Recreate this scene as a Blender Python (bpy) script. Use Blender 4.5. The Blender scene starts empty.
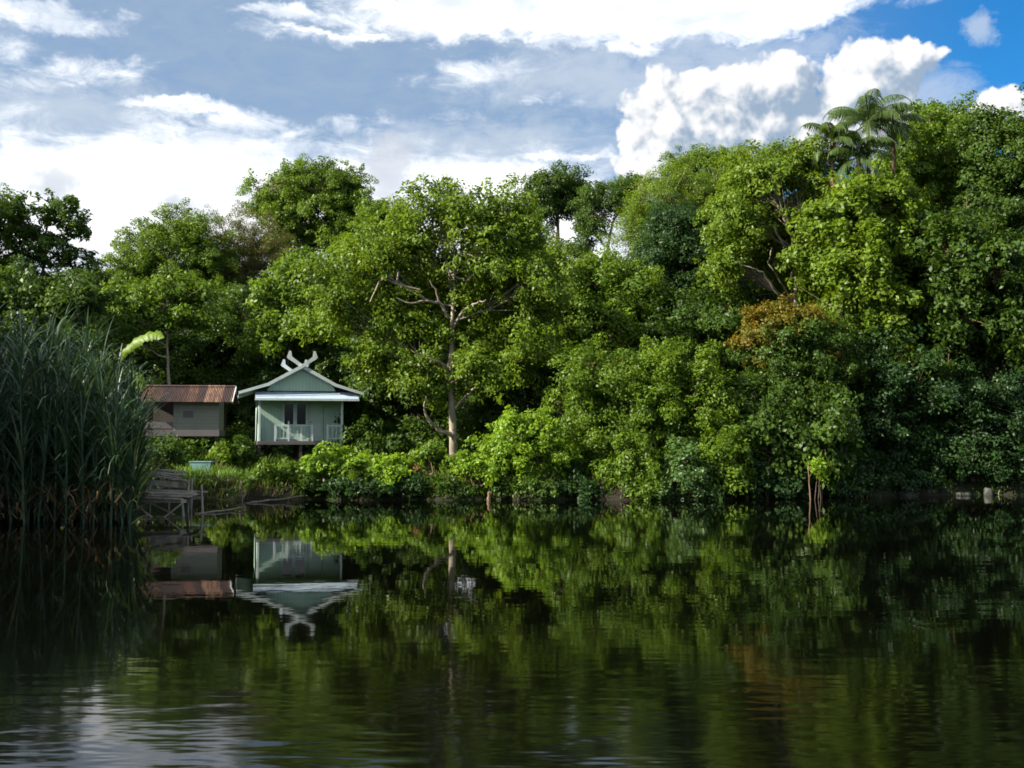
import bpy, math, random
import numpy as np
from mathutils import Vector

R = math.radians
S = bpy.context.scene
COL = S.collection
random.seed(11)

# ------------------------------------------------------------------ camera
F, CX, CY, HZ, CAMZ = 1098.0, 512.0, 384.0, 438.0, 2.6
PITCH = math.atan((HZ - CY) / F)
cam = bpy.data.cameras.new('camera')
cam.sensor_width = 36.0
cam.lens = 36.0 * F / 1024.0
cam.clip_end = 6000.0
camo = bpy.data.objects.new('camera', cam)
COL.objects.link(camo)
camo.location = (0, 0, CAMZ)
camo.rotation_euler = (R(90) + PITCH, 0, 0)
S.camera = camo

S.view_settings.view_transform = 'Standard'
S.view_settings.look = 'None'
S.view_settings.gamma = 1.0
S.view_settings.use_curve_mapping = False
S.view_settings.exposure = 1.55
S.cycles.use_denoising = True
S.cycles.max_bounces = 6
S.cycles.diffuse_bounces = 3
S.cycles.glossy_bounces = 3
S.cycles.transmission_bounces = 4
S.cycles.transparent_max_bounces = 4
S.cycles.caustics_reflective = False
S.cycles.caustics_refractive = False
S.cycles.filter_width = 1.7

SUN_AZ, SUN_EL = R(-112), R(33)      # azimuth from the view axis (+Y), negative = left
SUN_DIR = Vector((math.sin(SUN_AZ) * math.cos(SUN_EL), math.cos(SUN_AZ) * math.cos(SUN_EL), math.sin(SUN_EL)))


def at(px, py, Y):
    xc, yc = (px - CX) / F, (CY - py) / F
    dx, dy, dz = xc, math.cos(PITCH) - yc * math.sin(PITCH), math.sin(PITCH) + yc * math.cos(PITCH)
    t = Y / dy
    return np.array((dx * t, Y, CAMZ + dz * t))


# ------------------------------------------------------------------ node helper
class NT:
    def __init__(s, tree):
        s.t = tree

    def n(s, typ, **kw):
        x = s.t.nodes.new(typ)
        for k, v in kw.items():
            setattr(x, k, v)
        return x

    def put(s, sock, v):
        if v is None:
            return
        if isinstance(v, bpy.types.NodeSocket):
            s.t.links.new(v, sock)
        else:
            sock.default_value = v

    def m(s, op, a, b=None, c=None, clamp=False):
        x = s.n('ShaderNodeMath', operation=op, use_clamp=clamp)
        s.put(x.inputs[0], a)
        s.put(x.inputs[1], b)
        s.put(x.inputs[2], c)
        return x.outputs[0]

    def v(s, op, a, b=None):
        x = s.n('ShaderNodeVectorMath', operation=op)
        s.put(x.inputs[0], a)
        s.put(x.inputs[1], b)
        return x.outputs['Value'] if op in ('LENGTH', 'DOT_PRODUCT', 'DISTANCE') else x.outputs[0]

    def mix(s, fac, a, b, blend='MIX'):
        x = s.n('ShaderNodeMix', data_type='RGBA', blend_type=blend)
        s.put(x.inputs[0], fac)
        s.put(x.inputs[6], a)
        s.put(x.inputs[7], b)
        return x.outputs[2]

    def noise(s, vec, scale, detail=3.0, rough=0.5, dist=0.0):
        x = s.n('ShaderNodeTexNoise')
        s.put(x.inputs['Vector'], vec)
        x.inputs['Scale'].default_value = scale
        x.inputs['Detail'].default_value = detail
        x.inputs['Roughness'].default_value = rough
        x.inputs['Distortion'].default_value = dist
        return x

    def step(s, lo, hi, x):
        r = s.n('ShaderNodeMapRange', interpolation_type='SMOOTHSTEP')
        s.put(r.inputs[0], x)
        r.inputs[1].default_value = lo
        r.inputs[2].default_value = hi
        return r.outputs[0]

    def ramp(s, fac, stops):
        x = s.n('ShaderNodeValToRGB')
        s.put(x.inputs[0], fac)
        e = x.color_ramp.elements
        while len(e) < len(stops):
            e.new(0.5)
        for el, (p, c) in zip(e, stops):
            el.position = p
            el.color = (*c, 1)
        return x.outputs[0]


# ------------------------------------------------------------------ sky (world): Nishita with procedural clouds
def sky_uv(px, py):
    d = at(px, py, 1.0) - np.array((0, 0, CAMZ))
    d = d / np.linalg.norm(d)
    return math.atan2(d[0], d[1]) * 10.98, math.asin(d[2]) * 10.98


def blob_field(nt, P, blobs, sq=False):
    out = None
    for (px, py, rx, ry) in blobs:
        u, v = sky_uv(px, py)
        q = nt.v('SUBTRACT', P, (u, v, 0))
        q = nt.v('MULTIPLY', q, (100.0 / rx, 100.0 / ry, 0))
        f = nt.m('SUBTRACT', 1.0, nt.v('DOT_PRODUCT', q, q) if sq else nt.v('LENGTH', q))
        out = f if out is None else (nt.m('MAXIMUM', out, f) if sq == 1 else nt.m('SMOOTH_MAX', out, f, 0.25))
    return out


CUMULUS = [(672, 122, 52, 52), (705, 100, 48, 34), (745, 92, 40, 30), (700, 150, 70, 40), (780, 85, 42, 30), (655, 160, 40, 40),
           (745, 130, 50, 40), (880, 78, 52, 40), (905, 62, 40, 24), (850, 95, 42, 34), (835, 130, 55, 45),
           (1008, 112, 34, 22), (1030, 118, 40, 26), (880, 130, 60, 50)]
STRATUS = [(60, 205, 240, 80), (220, 215, 260, 88), (400, 222, 230, 84), (540, 205, 150, 50), (230, 118, 90, 14), (180, 106, 70, 6), (260, 142, 80, 22),
           (30, 6, 100, 16), (290, 10, 70, 10), (340, 30, 90, 6), (400, 8, 80, 16),
           (520, 18, 130, 26), (620, 8, 180, 24), (760, 0, 150, 14), (600, 44, 120, 9), (700, 34, 110, 6),
           (560, 152, 70, 7), (-200, 90, 200, 60), (1200, 60, 120, 40), (1300, 150, 200, 50)]

wld = bpy.data.worlds.new('World')
S.world = wld
wld.use_nodes = True
wt = wld.node_tree
wt.nodes.clear()

grp = bpy.data.node_groups.new('cumulus_field', 'ShaderNodeTree')
grp.interface.new_socket('P', in_out='INPUT', socket_type='NodeSocketVector')
grp.interface.new_socket('F', in_out='OUTPUT', socket_type='NodeSocketFloat')
g = NT(grp)
gi, go = g.n('NodeGroupInput'), g.n('NodeGroupOutput')
P0 = gi.outputs[0]
wn = g.noise(P0, 2.2, 5.0, 0.55)
Pw = g.v('ADD', P0, g.v('MULTIPLY', g.v('SUBTRACT', wn.outputs['Color'], (0.5, 0.5, 0.5)), (0.30, 0.30, 0)))
fb = g.m('MULTIPLY', blob_field(g, Pw, CUMULUS, 2), 0.8)


def vor(nt, vec, sc):
    x = nt.n('ShaderNodeTexVoronoi', feature='SMOOTH_F1', voronoi_dimensions='2D')
    nt.put(x.inputs['Vector'], vec)
    x.inputs['Scale'].default_value = sc
    x.inputs['Smoothness'].default_value = 0.2
    return x.outputs['Distance']


fb = g.m('ADD', fb, g.m('MULTIPLY', g.m('SUBTRACT', 0.45, vor(g, Pw, 3.0)), 0.55))
fb = g.m('ADD', fb, g.m('MULTIPLY', g.m('SUBTRACT', 0.45, vor(g, Pw, 7.0)), 0.30))
fb = g.m('ADD', fb, g.m('MULTIPLY', g.m('SUBTRACT', 0.45, vor(g, Pw, 15.0)), 0.17))
fb = g.m('ADD', fb, g.m('MULTIPLY', g.m('SUBTRACT', g.noise(P0, 9.0, 4.0, 0.6).outputs[0], 0.5), 0.16))
grp.links.new(fb, go.inputs[0])

w = NT(wt)
tc = w.n('ShaderNodeTexCoord').outputs['Generated']
sep = w.n('ShaderNodeSeparateXYZ')
wt.links.new(tc, sep.inputs[0])
U = w.m('MULTIPLY', w.m('ARCTAN2', sep.outputs[0], sep.outputs[1]), 10.98)
V = w.m('MULTIPLY', w.m('ARCSINE', sep.outputs[2]), 10.98)
cmb = w.n('ShaderNodeCombineXYZ')
wt.links.new(U, cmb.inputs[0])
wt.links.new(V, cmb.inputs[1])
P = cmb.outputs[0]

sky = w.n('ShaderNodeTexSky', sky_type='NISHITA')
sky.sun_disc = False
sky.sun_elevation = SUN_EL
sky.sun_rotation = SUN_AZ % (2 * math.pi)
sky.air_density = 1.0
sky.dust_density = 0.6
sky.ozone_density = 2.0
skyc = w.mix(1.0, sky.outputs[0], (0.075, 0.345, 0.55, 1), 'MULTIPLY')

# thin veil and stratus
n1 = w.noise(P, 1.0, 5.0, 0.6)
PwA = w.v('ADD', P, w.v('MULTIPLY', w.v('SUBTRACT', n1.outputs['Color'], (0.5, 0.5, 0.5)), (1.0, 0.55, 0)))
n1b = w.noise(P, 4.5, 5.0, 0.65)
PwA = w.v('ADD', PwA, w.v('MULTIPLY', w.v('SUBTRACT', n1b.outputs['Color'], (0.5, 0.5, 0.5)), (0.42, 0.20, 0)))
fa = blob_field(w, PwA, STRATUS, True)
Pst = w.v('MULTIPLY', P, (0.9, 2.0, 1.0))
nst = w.noise(Pst, 2.6, 8.0, 0.66, 0.5).outputs[0]
fbig = blob_field(w, PwA, [(40, 235, 330, 105), (240, 235, 330, 110), (430, 235, 260, 92), (620, 5, 330, 40)], 1)
fsm = blob_field(w, PwA, [(10, 44, 50, 24), (95, 66, 75, 16), (40, 80, 60, 12), (355, 118, 44, 12), (448, 108, 26, 9), (545, 104, 30, 8), (480, 72, 80, 20), (200, 122, 90, 12), (300, 30, 80, 14), (560, 150, 80, 14)], 1)
fa = w.m('MAXIMUM', fa, w.m('SUBTRACT', w.m('MULTIPLY', fsm, 0.62), 0.14))
fa2 = w.m('ADD', w.m('MAXIMUM', fa, w.m('MULTIPLY', fbig, 2.2)), w.m('MULTIPLY', w.m('SUBTRACT', nst, 0.55), 2.4))
dA = w.m('POWER', w.step(-0.30, 1.15, fa2), 1.25)
gn = w.noise(Pst, 1.1, 4.0, 0.55, 0.3).outputs[0]
CS = 3.75
cA = w.mix(w.step(0.42, 0.66, gn), (1.22 * CS, 1.24 * CS, 1.26 * CS, 1), (0.78 * CS, 0.85 * CS, 0.95 * CS, 1))
# hazier towards the sun side
veil = w.m('MULTIPLY', w.step(4.8, 0.0, U), 0.80)
veil = w.m('MULTIPLY', veil, w.m('ADD', 0.65, w.m('MULTIPLY', nst, 0.6)))
c1 = w.mix(veil, skyc, (0.36 * CS, 0.46 * CS, 0.59 * CS, 1))
fs = blob_field(w, PwA, [(620, 78, 190, 32), (740, 52, 130, 28), (480, 150, 170, 36), (60, 110, 120, 40), (982, 26, 22, 16), (915, 118, 70, 46)], 1)
dS = w.m('MULTIPLY', w.step(-0.35, 1.1, w.m('ADD', fs, w.m('MULTIPLY', w.m('SUBTRACT', nst, 0.5), 2.0))), 0.62)
c1 = w.mix(dS, c1, (0.62 * CS, 0.70 * CS, 0.80 * CS, 1))
c2 = w.mix(dA, c1, cA)
fg = blob_field(w, PwA, [(395, 168, 26, 42), (57, 182, 34, 16), (180, 205, 20, 16)], 1)
c2 = w.mix(w.m('MULTIPLY', w.step(-0.2, 0.9, fg), 0.75), c2, (0.62 * CS, 0.66 * CS, 0.74 * CS, 1))
# cumulus with sun-side relief
g1 = w.n('ShaderNodeGroup')
g1.node_tree = grp
wt.links.new(P, g1.inputs[0])
g2 = w.n('ShaderNodeGroup')
g2.node_tree = grp
wt.links.new(w.v('ADD', P, (-0.15, 0.14, 0)), g2.inputs[0])
dB = w.step(0.02, 0.27, g1.outputs[0])
lit = w.m('ADD', 0.43, w.m('MULTIPLY', w.m('SUBTRACT', g1.outputs[0], g2.outputs[0]), 1.2), clamp=True)
cB = w.mix(w.step(0.05, 0.92, lit), (0.32 * CS, 0.42 * CS, 0.55 * CS, 1), (0.95 * CS, 0.95 * CS, 0.95 * CS, 1))
c3 = w.mix(w.m('MULTIPLY', dB, 0.97), c2, cB)
# added out-of-view clouds over the rest of the dome, extra bright to fill shade
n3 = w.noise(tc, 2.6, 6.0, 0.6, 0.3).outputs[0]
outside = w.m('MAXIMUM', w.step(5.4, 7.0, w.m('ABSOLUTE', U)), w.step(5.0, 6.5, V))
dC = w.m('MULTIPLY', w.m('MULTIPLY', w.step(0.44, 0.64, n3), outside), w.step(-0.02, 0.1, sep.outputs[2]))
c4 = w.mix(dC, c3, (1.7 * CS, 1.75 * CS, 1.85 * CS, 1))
bg = w.n('ShaderNodeBackground')
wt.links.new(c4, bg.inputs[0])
bg.inputs[1].default_value = 0.1
wo = w.n('ShaderNodeOutputWorld')
wt.links.new(bg.outputs[0], wo.inputs[0])
wld.cycles.sampling_method = 'MANUAL'
wld.cycles.sample_map_resolution = 512

# ------------------------------------------------------------------ sun
sl = bpy.data.lights.new('sun', 'SUN')
sl.energy = 5.0
sl.angle = R(0.5)
sl.color = (1.0, 0.93, 0.80)
so = bpy.data.objects.new('sun', sl)
COL.objects.link(so)
so.rotation_euler = SUN_DIR.to_track_quat('Z', 'Y').to_euler()
so.location = (-40, 0, 60)


# ------------------------------------------------------------------ materials
def new_mat(name):
    m = bpy.data.materials.new(name)
    m.use_nodes = True
    m.node_tree.nodes.clear()
    nt = NT(m.node_tree)
    out = nt.n('ShaderNodeOutputMaterial')
    return m, nt, out


def principled(nt, out, col, rough=0.6, spec=0.4, metal=0.0, bump=None):
    b = nt.n('ShaderNodeBsdfPrincipled')
    nt.put(b.inputs['Base Color'], col if isinstance(col, bpy.types.NodeSocket) else (*col, 1))
    nt.put(b.inputs['Roughness'], rough)
    nt.put(b.inputs['Specular IOR Level'], spec)
    nt.put(b.inputs['Metallic'], metal)
    if bump is not None:
        bp = nt.n('ShaderNodeBump')
        bp.inputs['Strength'].default_value = bump[1]
        bp.inputs['Distance'].default_value = bump[2]
        nt.put(bp.inputs['Height'], bump[0])
        nt.t.links.new(bp.outputs[0], b.inputs['Normal'])
    nt.t.links.new(b.outputs[0], out.inputs[0])
    return b


def leaf_mat(name, dark, light, tip=None, trans=0.46, rough=0.45, spec=0.26, tint=(1.25, 1.15, 0.55)):
    m, nt, out = new_mat(name)
    a = nt.n('ShaderNodeAttribute', attribute_name='var').outputs['Fac']
    stops = [(0.0, dark), (0.85, light)]
    if tip:
        stops.append((1.0, tip))
    col = nt.ramp(a, stops)
    b = nt.n('ShaderNodeBsdfPrincipled')
    nt.put(b.inputs['Base Color'], col)
    b.inputs['Roughness'].default_value = rough
    b.inputs['Specular IOR Level'].default_value = spec
    t = nt.n('ShaderNodeBsdfTranslucent')
    nt.put(t.inputs[0], nt.mix(1.0, col, (*tint, 1), 'MULTIPLY'))
    mx = nt.n('ShaderNodeMixShader')
    mx.inputs[0].default_value = trans
    nt.t.links.new(b.outputs[0], mx.inputs[1])
    nt.t.links.new(t.outputs[0], mx.inputs[2])
    nt.t.links.new(mx.outputs[0], out.inputs[0])
    return m


LM = {
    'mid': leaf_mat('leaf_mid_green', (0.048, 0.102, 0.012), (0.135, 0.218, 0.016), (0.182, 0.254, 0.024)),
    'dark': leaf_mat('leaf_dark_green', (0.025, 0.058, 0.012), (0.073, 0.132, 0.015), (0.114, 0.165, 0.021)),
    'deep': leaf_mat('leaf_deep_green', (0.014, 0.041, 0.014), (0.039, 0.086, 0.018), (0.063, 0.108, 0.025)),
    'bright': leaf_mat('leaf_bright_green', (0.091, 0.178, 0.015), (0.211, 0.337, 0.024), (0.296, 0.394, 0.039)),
    'yellow': leaf_mat('leaf_yellow_green', (0.064, 0.117, 0.012), (0.154, 0.235, 0.018), (0.205, 0.241, 0.024)),
    'olive': leaf_mat('leaf_olive_brown', (0.057, 0.071, 0.018), (0.120, 0.127, 0.025), (0.171, 0.140, 0.033)),
    'orange': leaf_mat('leaf_orange_flush', (0.085, 0.105, 0.010), (0.195, 0.145, 0.014), (0.29, 0.165, 0.014), tint=(1.2, 0.9, 0.4)),
    'gloss': leaf_mat('leaf_glossy_pale', (0.046, 0.102, 0.024), (0.103, 0.184, 0.045), (0.171, 0.241, 0.078), spec=0.4, rough=0.40),
    'reed': leaf_mat('leaf_reed_bluegreen', (0.019, 0.045, 0.021), (0.050, 0.092, 0.040), (0.12, 0.13, 0.065), trans=0.22, spec=0.35, rough=0.38),
    'grass': leaf_mat('leaf_grass', (0.051, 0.108, 0.015), (0.125, 0.222, 0.024), (0.194, 0.229, 0.063)),
    'straw': leaf_mat('leaf_dead_straw', (0.055, 0.040, 0.020), (0.15, 0.105, 0.05), (0.26, 0.20, 0.11), trans=0.15),
    'palm': leaf_mat('leaf_palm', (0.034, 0.066, 0.016), (0.085, 0.140, 0.034), (0.14, 0.18, 0.06), spec=0.4, rough=0.4),
    'russet': leaf_mat('leaf_russet', (0.080, 0.076, 0.021), (0.194, 0.127, 0.041), (0.274, 0.152, 0.048)),
}


def bark_mat(name, a, b):
    m, nt, out = new_mat(name)
    tcn = nt.n('ShaderNodeTexCoord').outputs['Object']
    st = nt.v('MULTIPLY', tcn, (1.0, 1.0, 0.35))
    n = nt.noise(st, 3.0, 5.0, 0.65)
    col = nt.ramp(n.outputs[0], [(0.35, a), (0.65, b)])
    principled(nt, out, col, 0.85, 0.2, bump=(nt.noise(st, 14.0, 3.0).outputs[0], 0.5, 0.02))
    return m


BK = {
    'pale': bark_mat('bark_pale', (0.12, 0.098, 0.068), (0.34, 0.285, 0.21)),
    'brown': bark_mat('bark_brown', (0.10, 0.062, 0.036), (0.20, 0.135, 0.085)),
    'dark': bark_mat('bark_dark', (0.045, 0.034, 0.024), (0.11, 0.085, 0.06)),
    'wood': bark_mat('weathered_wood', (0.13, 0.112, 0.085), (0.33, 0.30, 0.235)),
    'bamboo': bark_mat('dry_bamboo', (0.10, 0.085, 0.06), (0.19, 0.165, 0.12)),
}


def paint_mat(name, col, dirt, groove=None, rough=0.55, scale=1.6):
    m, nt, out = new_mat(name)
    tcn = nt.n('ShaderNodeTexCoord').outputs['Object']
    n = nt.noise(nt.v('MULTIPLY', tcn, (1, 1, 0.4)), scale, 5.0, 0.65).outputs[0]
    c = nt.mix(nt.m('MULTIPLY', nt.step(0.45, 0.75, n), 0.55), (*col, 1), (*dirt, 1))
    bump = None
    if groove:
        sx = nt.n('ShaderNodeSeparateXYZ')
        nt.t.links.new(tcn, sx.inputs[0])
        xy = nt.m('ADD', sx.outputs[0], sx.outputs[1]) if groove[0] == 'v' else sx.outputs[2]
        fr = nt.m('FRACT', nt.m('DIVIDE', xy, groove[1]))
        ln = nt.m('LESS_THAN', fr, groove[2])
        c = nt.mix(nt.m('MULTIPLY', ln, 0.45), c, (*[k * 0.5 for k in dirt], 1))
        bump = (nt.m('SUBTRACT', 1.0, ln), 0.6, 0.01)
    principled(nt, out, c, rough, 0.35, bump=bump)
    return m


M_MINT = paint_mat('mint_painted_boards', (0.36, 0.50, 0.40), (0.24, 0.33, 0.26), ('v', 0.16, 0.08))
M_WHITE = paint_mat('white_painted_trim', (0.52, 0.57, 0.56), (0.30, 0.34, 0.32), None, 0.6, 2.6)
M_DOOR = paint_mat('pale_door_paint', (0.40, 0.49, 0.43), (0.28, 0.33, 0.29))
M_ROOFM = paint_mat('pale_metal_roof', (0.33, 0.41, 0.49), (0.20, 0.24, 0.27), ('v', 0.2, 0.12), 0.4)
M_GREYW = paint_mat('grey_board_wall', (0.19, 0.19, 0.155), (0.10, 0.10, 0.085), ('h', 0.18, 0.07), 0.8)
M_BEAM = paint_mat('weathered_mauve_beam', (0.10, 0.088, 0.088), (0.055, 0.05, 0.05), None, 0.85)
M_DARKW = paint_mat('dark_timber', (0.050, 0.042, 0.036), (0.03, 0.026, 0.022), ('v', 0.2, 0.06), 0.9)
M_TUB = paint_mat('turquoise_plastic', (0.13, 0.25, 0.23), (0.09, 0.15, 0.13))
M_PANE, nt, out = new_mat('window_glass')
principled(nt, out, (0.012, 0.016, 0.02), 0.08, 0.5)

M_RUST, nt, out = new_mat('rusty_corrugated_iron')
tcn = nt.n('ShaderNodeTexCoord').outputs['Object']
sx = nt.n('ShaderNodeSeparateXYZ')
nt.t.links.new(tcn, sx.inputs[0])
sheet = nt.m('FLOOR', nt.m('DIVIDE', sx.outputs[0], 0.42))
wn_ = nt.n('ShaderNodeTexWhiteNoise', noise_dimensions='1D')
nt.t.links.new(sheet, wn_.inputs['W'])
nz = nt.noise(nt.v('MULTIPLY', tcn, (5.5, 0.7, 0.7)), 1.8, 6.0, 0.72).outputs[0]
mixv = nt.m('ADD', nt.m('MULTIPLY', wn_.outputs[0], 0.35), nt.m('MULTIPLY', nz, 0.85))
rc = nt.ramp(mixv, [(0.36, (0.032, 0.026, 0.027)), (0.52, (0.066, 0.036, 0.030)), (0.66, (0.115, 0.060, 0.041)), (0.84, (0.27, 0.18, 0.125))])
principled(nt, out, rc, 0.8, 0.25)

M_STONE, nt, out = new_mat('bank_stone')
tcn = nt.n('ShaderNodeTexCoord').outputs['Object']
principled(nt, out, nt.ramp(nt.noise(tcn, 3.0, 6.0, 0.7).outputs[0], [(0.35, (0.020, 0.022, 0.018)), (0.65, (0.07, 0.072, 0.058))]), 0.85, 0.3,
           bump=(nt.noise(tcn, 9.0, 5.0).outputs[0], 0.6, 0.04))

M_SOIL, nt, out = new_mat('forest_soil')
tcn = nt.n('ShaderNodeTexCoord').outputs['Object']
nb = nt.noise(tcn, 0.35, 5.0, 0.6).outputs[0]
ns = nt.noise(tcn, 6.0, 5.0, 0.7).outputs[0]
c = nt.mix(nt.step(0.4, 0.6, nb), (0.017, 0.014, 0.010, 1), (0.016, 0.025, 0.007, 1))
c = nt.mix(nt.step(0.55, 0.72, ns), c, (0.036, 0.027, 0.017, 1))
principled(nt, out, c, 0.95, 0.15, bump=(ns, 0.7, 0.08))

M_WATER, nt, out = new_mat('peat_lake_water')
tcn = nt.n('ShaderNodeTexCoord').outputs['Object']
wv1 = nt.noise(nt.v('MULTIPLY', tcn, (0.30, 1.0, 1.0)), 1.3, 3.0, 0.5, 0.3).outputs[0]
wv2 = nt.noise(nt.v('MULTIPLY', tcn, (0.5, 1.0, 1.0)), 4.2, 2.0, 0.5).outputs[0]
calm = nt.step(0.35, 0.65, nt.noise(tcn, 0.05, 2.0).outputs[0])
hgt = nt.m('ADD', nt.m('MULTIPLY', wv1, 0.0036), nt.m('MULTIPLY', wv2, 0.0012))
sw = nt.n('ShaderNodeSeparateXYZ')
nt.t.links.new(tcn, sw.inputs[0])
wv3 = nt.noise(nt.v('MULTIPLY', tcn, (0.40, 1.0, 1.0)), 3.0, 2.0, 0.5).outputs[0]
breeze = nt.step(15.0, 9.5, sw.outputs[1])            # a breeze ruffles the near water, the far water lies calm
hgt = nt.m('MULTIPLY', hgt, nt.m('ADD', 0.35, nt.m('MULTIPLY', calm, 0.5)))
hgt = nt.m('ADD', hgt, nt.m('MULTIPLY', nt.m('MULTIPLY', wv3, 0.0078), breeze))
b = principled(nt, out, (0.0010, 0.0012, 0.0007), 0.01, 0.5, bump=(hgt, 1.0, 1.0))
b.inputs['IOR'].default_value = 1.333
nt.t.links.new(nt.m('ADD', 0.012, nt.m('MULTIPLY', nt.step(19.0, 9.0, sw.outputs[1]), 0.055)), b.inputs['Roughness'])   # unresolved ripples near the viewer


# ------------------------------------------------------------------ mesh helpers
def np_mesh(name, V, Q, var=None, mat=None, smooth=False):
    """one mesh from an (n,3) array and an (m,4) or (m,3) index array"""
    me = bpy.data.meshes.new(name)
    V = np.ascontiguousarray(V, dtype=np.float32)
    Q = np.ascontiguousarray(Q, dtype=np.int32)
    k = Q.shape[1]
    me.vertices.add(len(V))
    me.vertices.foreach_set('co', V.ravel())
    me.loops.add(Q.size)
    me.loops.foreach_set('vertex_index', Q.ravel())
    me.polygons.add(len(Q))
    me.polygons.foreach_set('loop_start', np.arange(0, Q.size, k, dtype=np.int32))
    try:
        me.polygons.foreach_set('loop_total', np.full(len(Q), k, dtype=np.int32))
    except Exception:
        pass
    if var is not None:
        at_ = me.attributes.new('var', 'FLOAT', 'POINT')
        at_.data.foreach_set('value', np.ascontiguousarray(var, dtype=np.float32))
    me.update(calc_edges=True)
    if smooth:
        me.polygons.foreach_set('use_smooth', np.ones(len(Q), dtype=bool))
    if mat:
        me.materials.append(mat)
    return me


def link(name, me, parent=None, loc=None):
    o = bpy.data.objects.new(name, me)
    COL.objects.link(o)
    if loc is not None:
        o.location = [float(k) for k in loc]
    if parent is not None:
        o.parent = parent
    return o


def tag(o, label=None, cat=None, group=None, kind=None):
    if label:
        o['label'] = label
    if cat:
        o['category'] = cat
    if group:
        o['group'] = group
    if kind:
        o['kind'] = kind
    return o


class MB:
    """collects verts/faces of boxes, bars, tubes, prisms; links as one mesh"""

    def __init__(s):
        s.v, s.f = [], []

    def add(s, vs, fs):
        o = len(s.v)
        s.v += [tuple(float(c) for c in p) for p in vs]
        s.f += [tuple(i + o for i in f) for f in fs]

    def box(s, x0, x1, y0, y1, z0, z1):
        vs = [(x, y, z) for z in (z0, z1) for y in (y0, y1) for x in (x0, x1)]
        s.add(vs, [(0, 2, 3, 1), (4, 5, 7, 6), (0, 1, 5, 4), (2, 6, 7, 3), (0, 4, 6, 2), (1, 3, 7, 5)])
        return s

    def tube(s, pts, rads, n=6, cap=True):
        V, Q = tube_arrays(pts, rads, n)
        s.add(V, [tuple(q) for q in Q])
        if cap:
            k = len(s.v) - len(V)
            s.f.append(tuple(k + i for i in reversed(range(n))))
            s.f.append(tuple(k + len(V) - n + i for i in range(n)))
        return s

    def bar(s, a, b, w, h):
        a, b = Vector(a), Vector(b)
        d = (b - a).normalized()
        u = d.cross(Vector((0, 0, 1)))
        u = Vector((1, 0, 0)) if u.length < 1e-3 else u.normalized()
        q = u.cross(d)
        vs = [p + u * (i * w / 2) + q * (j * h / 2) for p in (a, b) for i, j in ((-1, -1), (1, -1), (1, 1), (-1, 1))]
        s.add(vs, [(3, 2, 1, 0), (4, 5, 6, 7), (0, 1, 5, 4), (1, 2, 6, 5), (2, 3, 7, 6), (3, 0, 4, 7)])
        return s

    def prism(s, poly, y0, y1):
        """polygon in x,z extruded along y"""
        n = len(poly)
        vs = [(x, y0, z) for x, z in poly] + [(x, y1, z) for x, z in poly]
        s.add(vs, [tuple(range(n)), tuple(reversed(range(n, 2 * n)))] + [((i + 1) % n, i, n + i, n + (i + 1) % n) for i in range(n)])
        return s

    def strip(s, line, wid, y0, y1):
        """band of width wid following a polyline in x,z, extruded along y"""
        L = [Vector((a, 0, b)) for a, b in line]
        up, lo = [], []
        for i, p in enumerate(L):
            d = (L[min(i + 1, len(L) - 1)] - L[max(i - 1, 0)]).normalized()
            nrm = Vector((-d.z, 0, d.x))
            if nrm.z < 0:
                nrm = -nrm
            wd = wid[i] if isinstance(wid, (list, tuple)) else wid
            up.append(p + nrm * wd / 2)
            lo.append(p - nrm * wd / 2)
        for i in range(len(L) - 1):
            q = [lo[i], lo[i + 1], up[i + 1], up[i]]
            s.prism([(k.x, k.z) for k in q], y0, y1)
        return s

    def build(s, name, mat, parent=None, bevel=0.0, smooth=False):
        me = bpy.data.meshes.new(name)
        me.from_pydata(s.v, [], s.f)
        me.materials.append(mat)
        me.update()
        import bmesh
        bm = bmesh.new()
        bm.from_mesh(me)
        bmesh.ops.recalc_face_normals(bm, faces=bm.faces)
        bm.to_mesh(me)
        bm.free()
        if smooth:
            for p in me.polygons:
                p.use_smooth = True
        o = link(name, me, parent)
        if bevel:
            md = o.modifiers.new('bevel', 'BEVEL')
            md.width = bevel
            md.segments = 2
            md.limit_method = 'ANGLE'
        return o


def tube_arrays(pts, rads, n=6):
    pts = np.asarray(pts, float)
    rads = np.asarray(rads, float)
    k = len(pts)
    d = np.gradient(pts, axis=0)
    d /= np.linalg.norm(d, axis=1)[:, None] + 1e-9
    ref = np.where(np.abs(d[:, 2:3]) > 0.9, np.array([[1.0, 0, 0]]), np.array([[0, 0, 1.0]]))
    if np.abs(d[:, 2]).max() > 0.9:
        ref = np.tile(np.array([[0.3, 1.0, 0.05]]), (k, 1))
    u = np.cross(d, ref)
    u /= np.linalg.norm(u, axis=1)[:, None] + 1e-9
    v = np.cross(d, u)
    a = np.arange(n) / n * 2 * math.pi
    V = pts[:, None] + rads[:, None, None] * (np.cos(a)[None, :, None] * u[:, None] + np.sin(a)[None, :, None] * v[:, None])
    i = np.arange(k - 1)[:, None] * n
    j = np.arange(n)[None]
    j2 = (j + 1) % n
    Q = np.stack([i + j, i + j2, i + n + j2, i + n + j], -1).reshape(-1, 4)
    return V.reshape(-1, 3), Q


class Tubes:
    def __init__(s):
        s.V, s.Q, s.o = [], [], 0

    def add(s, pts, rads, n=6):
        V, Q = tube_arrays(pts, rads, n)
        s.V.append(V)
        s.Q.append(Q + s.o)
        s.o += len(V)

    def mesh(s, name, mat, origin):
        return np_mesh(name, np.concatenate(s.V) - origin, np.concatenate(s.Q), None, mat, True)


def unit(a):
    return a / (np.linalg.norm(a, axis=-1, keepdims=True) + 1e-9)


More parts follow.
